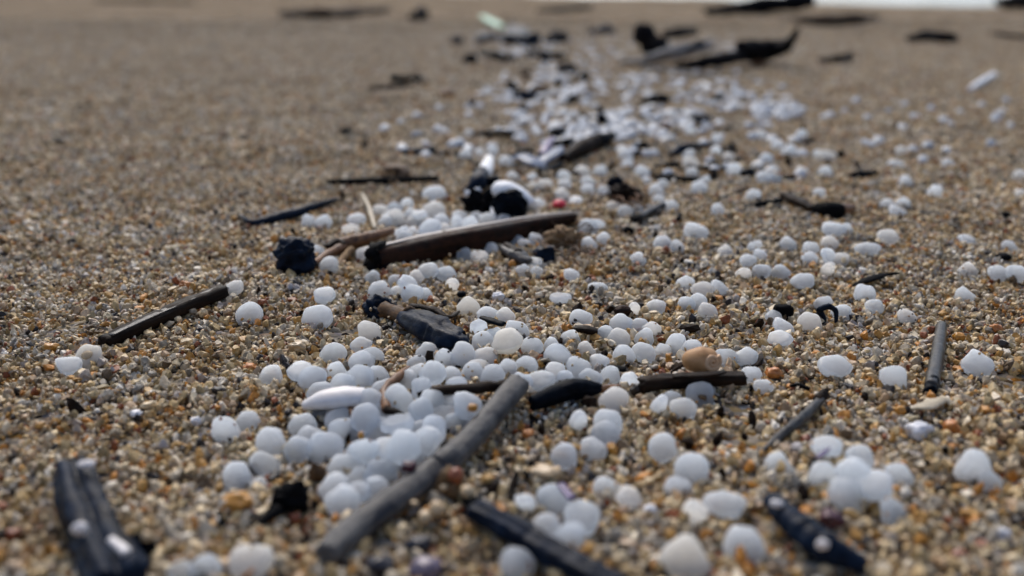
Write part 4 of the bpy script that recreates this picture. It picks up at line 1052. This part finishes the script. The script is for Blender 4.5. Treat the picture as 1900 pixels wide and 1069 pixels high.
PM = [pellet_mesh(k) for k in range(36)]

# x, y, width in photo pixels, then letters: g greyish clear, y yellowed, q squarish, w wedge, l long, v long upright, d dished, s thin sliver, u raised on others, U higher still
PELLETS = '''
463 584 46;589 590 54;602 548 40;684 617 44;670 643 40g;672 672 46;618 658 46;625 691 44w;505 698 48w;557 689 50;580 707 54g;662 704 54g;698 702 46g;688 745 54gu;740 742 54u
418 798 52;460 784 44;500 824 60;562 792 50;552 836 56g;628 780 50;604 834 66g;678 840 56wu;642 872 64;438 888 60;480 904 38;492 862 58s;640 932 66;708 878 60g;698 912 56g;638 804 58g;682 780 58gu
738 786 58gu;780 764 50u;806 798 52gu;748 830 66U;790 820 56u;864 757 58wu;852 786 52g;834 750 42gv;728 868 56;702 800 56g;660 918 50g
868 572 42y;906 588 42;936 590 40;888 610 40gv;894 636 42;918 628 40;958 616 46;942 634 56yu;1040 553 38;1078 592 40;988 646 42;1024 644 36;1058 630 36;1086 648 34w
1036 662 50g;1074 684 48;1110 672 40w;1096 704 42g;794 656 42;860 658 56w;900 664 46;826 672 44;804 692 50u;836 702 44;770 698 44;772 676 36g;782 722 42gu;914 698 44;942 684 36;978 680 40;1004 706 50
800 746 46u;830 736 42g;1218 570 32;1176 574 28v;1152 602 42;1184 606 36g;1126 622 34;1148 630 42;1210 614 34;1196 628 38;1156 662 42;1194 656 44;1132 698 38;1168 710 40v;1230 652 34;1256 642 44;1282 648 38
1348 666 42g;1386 664 44;1394 698 40;1416 718 34l;1436 588 30;1452 608 42q;1446 630 42;1140 746 54;1222 756 46v;1248 742 36g;1268 760 50;1300 734 52g;1280 566 34;1312 576 36w
1072 784 46v;1128 786 54;1124 808 56g;1098 834 54w;1046 848 52g;1230 832 56;1284 878 68;1126 908 48;1168 925 50;1256 908 48g;1288 955 60v;1345 936 66l
974 936 50v;1026 930 62g;1080 962 70;1058 1002 60g;1012 978 52g;958 1050 64g;1660 705 54w;1443 864 56w;1534 828 58u;1528 888 58;1585 884 64u;1598 850 56wu;1570 920 70;1622 900 60u;1668 884 50q;1656 952 56w
1812 872 72w;1832 892 42;1380 1008 76w;1270 1040 92yq;1273 530 36;1332 534 36w;1303 538 38;1287 564 36;1331 390 26;1398 364 28;1290 431 40l;1347 466 30w;1401 459 28;1388 486 32;1410 476 28g;1380 512 30;1413 505 32g;1448 508 36g
1462 453 32w;1504 463 30;1502 481 30;1538 453 32;1536 474 30u;1560 484 32;1536 502 32v;1490 522 40l;1610 463 38l;1647 441 36l;1546 427 38l;1571 428 26;1646 379 26;1676 379 26;1662 391 30w;1795 447 30w;1795 503 34q;1851 508 34;1886 509 38l
1871 459 28g;1787 549 38w;1604 547 38;1624 570 36w;1681 587 34w;1529 564 34;1561 582 36;1502 600 42;1549 682 56l;1812 678 56q;1576 256 20;1662 240 16;1672 282 22;1662 305 26l;1752 272 20;1733 270 16;1798 266 20;1786 280 20;1780 294 20;1758 304 22
1532 290 30l;1632 316 18;1616 312 20;1532 322 26;1680 338 28w;1734 358 28;1768 354 20g;1892 326 24;1894 360 22;1520 360 24;1218 248 18;1280 246 22;1294 250 20;1330 260 24;1412 252 26;1488 252 22;1444 270 24;1466 282 32w;1520 288 24;1422 296 26;1328 282 22
1278 290 24;1280 303 30w;1352 292 22;1362 317 30;1418 330 28;1436 332 26g;1436 314 22;1488 318 22;1192 322 28;1198 337 22;1284 322 24;1308 337 24;1298 350 30;1230 344 24;1218 356 30;1222 373 24;1244 384 30
864 288 24;890 286 22;914 282 22;938 302 28;950 329 24;988 332 22;990 348 22;1012 344 28;1046 328 26;1048 343 26;1080 322 30;1090 340 30;1090 354 26;1114 320 28;1120 352 26g;1042 362 28;1068 372 26;1000 380 26;1160 290 28;1154 277 24;1164 305 22
1138 384 26;1160 393 28;1184 392 22;1092 422 36;1108 420 26g;1120 446 30;1092 452 30w;1228 452 32;1257 458 28;862 474 28g;890 476 32;912 462 26;960 448 26w;972 455 24;994 448 32;992 488 28w;996 506 26w;970 504 28g;1060 513 32w;1108 537 32l;1184 483 30
806 360 38l;662 408 32;652 428 30;572 412 28g;600 414 30;586 468 28g;610 494 36;678 472 32;708 394 30;732 388 28g;756 382 26;762 398 26;804 394 44;714 414 28;738 414 30;744 428 28u;768 414 30;798 430 44u;764 434 30;750 444 34;786 412 28
850 414 28u;874 420 34u;904 410 32;884 404 24;852 402 26;936 411 28g;692 517 30g;736 524 32g;757 527 38u;704 541 42;772 516 30;795 504 38;828 510 34l;840 530 28v;766 547 40;788 549 30;738 541 26
594 728 46g;640 716 48;716 724 50g;756 706 46;690 664 40g;710 770 52g;762 792 54g;824 774 50;776 806 54g;664 850 54g;716 836 58u;760 858 50g;620 904 56;668 890 52g;574 816 54g;622 760 44g;590 758 40
880 690 44;846 722 44g;968 712 40g;1030 690 40;1050 706 38g;816 640 38g;886 684 40g
736 400 28u;780 402 30u;820 412 30;722 402 26;790 444 28g;826 428 30;842 430 26
436 535 34w;128 681 46w;165 663 50y;467 1043 76;382 1060 60g;334 1064 52g;872 500 1g;1116 600 1'''
plist = []
for tok in PELLETS.replace('\n', ';').split(';'):
    tok = tok.strip()
    if not tok: continue
    x_, y_, r_ = tok.split(' ')
    num = ''.join(ch for ch in r_ if ch.isdigit()); fl = r_[len(num):]
    if int(num) < 22: continue
    plist.append((float(x_), float(y_), float(num), fl))

P_rec = []
for i, (x_, y_, w_, fl) in enumerate(plist):
    rl = random.Random(i * 13 + 5)
    k = 5 if 'q' in fl else 6 if 'w' in fl else rl.choice((7, 8)) if ('l' in fl or 'v' in fl) else 9 if 'd' in fl else 10 if 's' in fl else rl.choice((0, 1, 2, 3, 4, 11, 0, 1, 2, 9))
    k += 12 * rl.randrange(3)
    p, dep = at(x_, y_, 1.0)
    rad_ = w_ / 2 * dep / F
    lift = random.Random(i * 7 + 1).uniform(.44, .60) * rad_ + (0.0013 if 'u' in fl else 0.0026 if 'U' in fl else 0.0)
    p, dep = at(x_, y_, lift * 1000)
    rad_ = w_ / 2 * dep / F
    P_rec.append(dict(p=np.array(p), home=np.array(p), r=rad_, k=k, fl=fl, x=x_, y=y_, w=w_, lift=lift))
# let overlapping pellets settle apart a little
for it in range(24):
    for a in range(len(P_rec)):
        A = P_rec[a]
        for b in range(a + 1, len(P_rec)):
            Bq = P_rec[b]
            if abs(A['x'] - Bq['x']) > 75 or abs(A['y'] - Bq['y']) > 75: continue
            dv = Bq['p'] - A['p']; dist = math.sqrt(dv @ dv) + 1e-9
            need = 0.70 * (A['r'] + Bq['r'])
            if dist < need:
                push = dv / dist * (need - dist) * 0.30
                push[2] *= 0.6
                A['p'] = A['p'] - push; Bq['p'] = Bq['p'] + push
    for A in P_rec:
        A['p'] += (A['home'] - A['p']) * 0.10
        lo = gz(A['p'][0], A['p'][1]) + 0.30 * A['r']
        if A['p'][2] < lo: A['p'][2] = lo

ORD = ['', 'first', 'second', 'third', 'fourth', 'fifth', 'sixth', 'seventh', 'eighth', 'ninth', 'tenth', 'eleventh', 'twelfth', 'thirteenth', 'fourteenth', 'fifteenth', 'sixteenth', 'seventeenth',
       'eighteenth', 'nineteenth', 'twentieth', 'twenty-first', 'twenty-second', 'twenty-third', 'twenty-fourth', 'twenty-fifth', 'twenty-sixth', 'twenty-seventh', 'twenty-eighth', 'twenty-ninth', 'thirtieth']
def seg_dist(px, py, line):
    best = None
    for q0, q1 in zip(line, line[1:] if len(line) > 1 else line):
        ax, ay = q0; bx, by = q1
        L2 = (bx - ax) ** 2 + (by - ay) ** 2
        u = 0 if L2 == 0 else max(0, min(1, ((px - ax) * (bx - ax) + (py - ay) * (by - ay)) / L2))
        cx, cy = ax + u * (bx - ax), ay + u * (by - ay)
        dd = math.hypot(px - cx, (py - cy) * 1.6) / (max(cy, 60) + 30)
        if best is None or dd < best[0]: best = (dd, px - cx, (py - cy) * 1.6)
    return best
for R_ in P_rec:
    x_, y_ = R_['x'], R_['y']
    cand = [(*seg_dist(x_, y_, ln), ph) for ph, ln in MARKS]
    R_['near'] = min(cand)
    dd, dx, dy, ph = R_['near']
    R_['side'] = ('right of' if dx > 0 else 'left of') if abs(dx) > abs(dy) else ('in front of' if dy > 0 else 'behind')
from collections import defaultdict
buckets = defaultdict(list)
for R_ in P_rec: buckets[(R_['near'][3], R_['side'])].append(R_)
for key, rows in buckets.items():
    rows.sort(key=lambda q: q['near'][0])
    for j, q in enumerate(rows): q['rank'] = (j + 1, len(rows))
SHAPE = {5: 'squarish', 6: 'angular', 7: 'oblong', 8: 'oblong', 9: 'dished', 10: 'thin'}
SPECIAL = {(942, 634): 'big cream-coloured pellet on top of the row behind the grey stem', (1270, 1040): 'large yellowed pellet at the front edge',
           (165, 663): 'pellet with a yellow eye, one of two on bare sand', (128, 681): 'plain white pellet touching the yellow-eyed pellet on bare sand',
           (492, 862): 'thin white pellet sliver seen edge-on beside the pellet heap'}
for i, R_ in enumerate(P_rec):
    rl = random.Random(i * 31 + 2)
    fl = R_['fl']
    o = bpy.data.objects.new('plastic_pellet', PM[R_['k']])
    col.objects.link(o)
    o.location = tuple(R_['p'])
    s_ = R_['r'] * 1.03
    o.scale = (s_, s_ * rl.uniform(.92, 1.04), s_ * rl.uniform(.92, 1.1))
    tilt = 0.24 if 'u' not in fl.lower() else 0.40
    if 'v' not in fl and 's' not in fl: o.rotation_mode = 'ZYX'          # spun about its own axis first, then leaned over
    if 'v' in fl: o.rotation_euler = (rl.uniform(-.2, .2), math.radians(68) + rl.uniform(-.15, .15), rl.uniform(-.5, .5) + math.pi / 2)
    elif 'l' in fl: o.rotation_euler = (rl.uniform(.4, .9), rl.uniform(-.2, .2), rl.uniform(-.3, .3))
    elif 's' in fl: o.rotation_euler = (math.radians(20), math.radians(24), 0.4)
    elif 'w' in fl: o.rotation_euler = (rl.gauss(0.70, .22), rl.gauss(0, .15), rl.choice((0, 3.14)) + rl.uniform(-.5, .5))
    else: o.rotation_euler = (rl.gauss(0.78, tilt), rl.gauss(0, tilt * .6), rl.uniform(0, 6.28))
    v_ = rl.uniform(.955, 1.01)
    if 'g' in fl: c = (.85 * v_, .905 * v_, .965 * v_, .50)
    elif 'y' in fl: c = (.93 * v_, .905 * v_, .83 * v_, 1)
    else: c = (.905 * v_, .95 * v_, .985 * v_, rl.choice((.92, .84, .76, .66)))
    if 'g' not in fl and 'y' not in fl and rl.random() < .14: c = (.93 * v_, .925 * v_, .89 * v_, .9)
    o.color = c
    if R_['y'] > 470 and rl.random() < .22:                     # a few grains of sand cling to it
        vts = [v.co.copy() for v in PM[R_['k']].vertices if v.co.z > .12]
        gv_, gf_ = ico(1)
        bits = []
        for _ in range(rl.randint(1, 3)):
            q_ = rl.choice(vts)
            bits.append((gv_ * np.array([rl.uniform(.08, .17), rl.uniform(.08, .14), .09]) + np.array(q_), gf_))
        gme = merge(*bits)
        so = bpy.data.objects.new('stuck_grain', mesh_from('stuck_grain', gme[0], gme[1], rl.choice(('stone_tan', 'stone_tan', 'stone_amber', 'stone_rust', 'stone_black')), False))
        col.objects.link(so); so.parent = o; so['kind'] = 'stuff'
    look = 'greyish clear' if 'g' in fl else 'yellowed' if 'y' in fl else 'milky white'
    n_, tot = R_['rank']
    lb = SPECIAL.get((int(R_['x']), int(R_['y'])))
    if lb is None:
        sh = SHAPE.get(R_['k'] % 12, 'round')
        lb = f"{look} {sh} pellet {R_['side']} {R_['near'][3]}" + ('' if tot == 1 else f", {ORD[n_]} out from it")
    props(o, lb, 'pellet', 'white plastic pellets')
    if (int(R_['x']), int(R_['y'])) == (165, 663):
        sv_, sf_ = ico(2)
        sp_ = bpy.data.objects.new('yellow_eye', mesh_from('yellow_eye', sv_ * np.array([.42, .36, .10]) + np.array([0, -.05, .36]), sf_, 'stone_tan'))
        col.objects.link(sp_); sp_.parent = o

# ------------------------------------------------------------------ the pellets farther back: too small and too many to pick out one by one (stuff)
def lowpoly_pellet(c, r, rl):
    v, f = ico(2)
    R = np.array(Euler((rl.gauss(.7, .3), rl.gauss(0, .25), rl.uniform(0, 6.28)), 'ZYX').to_matrix())
    sc = np.array([r, r * rl.uniform(.85, 1), r * rl.uniform(.42, .6)])
    return (v * sc) @ R.T + np.array(c), f
rl = random.Random(77)
FV, FF = [], []
cnt = 0
def far_pellet(x_, y_, k=1.0):
    global cnt
    p, dep = at(x_, y_, .8)
    r_ = 0.0021 * rl.uniform(.86, 1.12) * k
    v, f = lowpoly_pellet((p.x, p.y, p.z), r_, rl)
    o = cnt * len(v); FV.append(v); FF.append(np.array(f) + o); cnt += 1
ZONES = [  # x0, x1, y0, y1, how many, how strongly they gather towards the middle
    (860, 1260, 196, 282, 120, .4), (1130, 1330, 196, 250, 46, .2), (1370, 1500, 190, 218, 40, .4), (1300, 1480, 150, 240, 36, .2),
    (880, 1120, 140, 200, 74, .3), (1040, 1380, 128, 196, 84, .2), (870, 1080, 60, 112, 90, .4), (1050, 1200, 60, 130, 36, .2),
    (990, 1060, 118, 150, 22, .4), (1240, 1400, 72, 104, 18, .5), (700, 860, 196, 300, 12, .1), (1480, 1880, 160, 300, 26, .1), (1200, 1500, 240, 330, 18, .1)]
for (x0, x1, y0, y1, n_, g_) in ZONES:
    for _ in range(n_):
        u = rl.random(); v = rl.random()
        if rl.random() < g_ * 1.5: u = .5 + (u - .5) * .6; v = .5 + (v - .5) * .7
        xx = x0 + (x1 - x0) * u; yy = y0 + (y1 - y0) * v
        far_pellet(xx, yy)
        if rl.random() < .35:
            far_pellet(xx + rl.uniform(-14, 14) * (yy + 30) / 230, yy + rl.uniform(-4, 4) * (yy + 30) / 230)
me = mesh_from('plastic_pellets', np.vstack(FV), [tuple(int(i) for i in q) for q in np.vstack(FF)], 'pellet_far')
fo = bpy.data.objects.new('plastic_pellets', me); col.objects.link(fo)
props(fo, 'countless white plastic pellets strewn along the far tideline', 'pellets', kind='stuff')

# ------------------------------------------------------------------ dark crumbs between the pellets of the tideline (stuff)
rl = random.Random(41)
cv, cf, n0 = [], [], 0
v1, f1 = ico(1)
for i_ in range(1000):
    yy = 60 + 900 * rl.random() ** 1.7 if i_ < 400 else rl.uniform(58, 330)
    cx = 1080 - 0.12 * yy
    xx = cx + rl.gauss(0, 260 + 0.1 * yy) if i_ < 400 else rl.gauss(1010 + .5 * yy, 70 + .42 * yy)
    p_, dep = at(xx, yy, .5)
    r_ = rl.choice((.35, .45, .6, .9)) * .001 * rl.uniform(.7, 1.3) * (1.0 if i_ < 400 else 1.35)
    R = np.array(Euler((rl.uniform(0, 6), rl.uniform(0, 6), rl.uniform(0, 6))).to_matrix())
    vv = np.array([q * (1 + .4 * mnoise.noise(Vector(q) * 1.5 + Vector((xx, yy, 0)))) for q in v1]) * np.array([r_ * rl.uniform(1, 2.4), r_, r_ * .7])
    cv.append(vv @ R.T + np.array([p_.x, p_.y, p_.z])); cf.append(np.array(f1) + n0); n0 += len(v1)
me = mesh_from('dark_crumbs', np.vstack(cv), [tuple(int(i) for i in q) for q in np.vstack(cf)], 'bark_dark', False)
co = bpy.data.objects.new('dark_crumbs', me); col.objects.link(co)
props(co, 'fine dark crumbs of wood and char among the pellets', 'crumbs', kind='stuff')
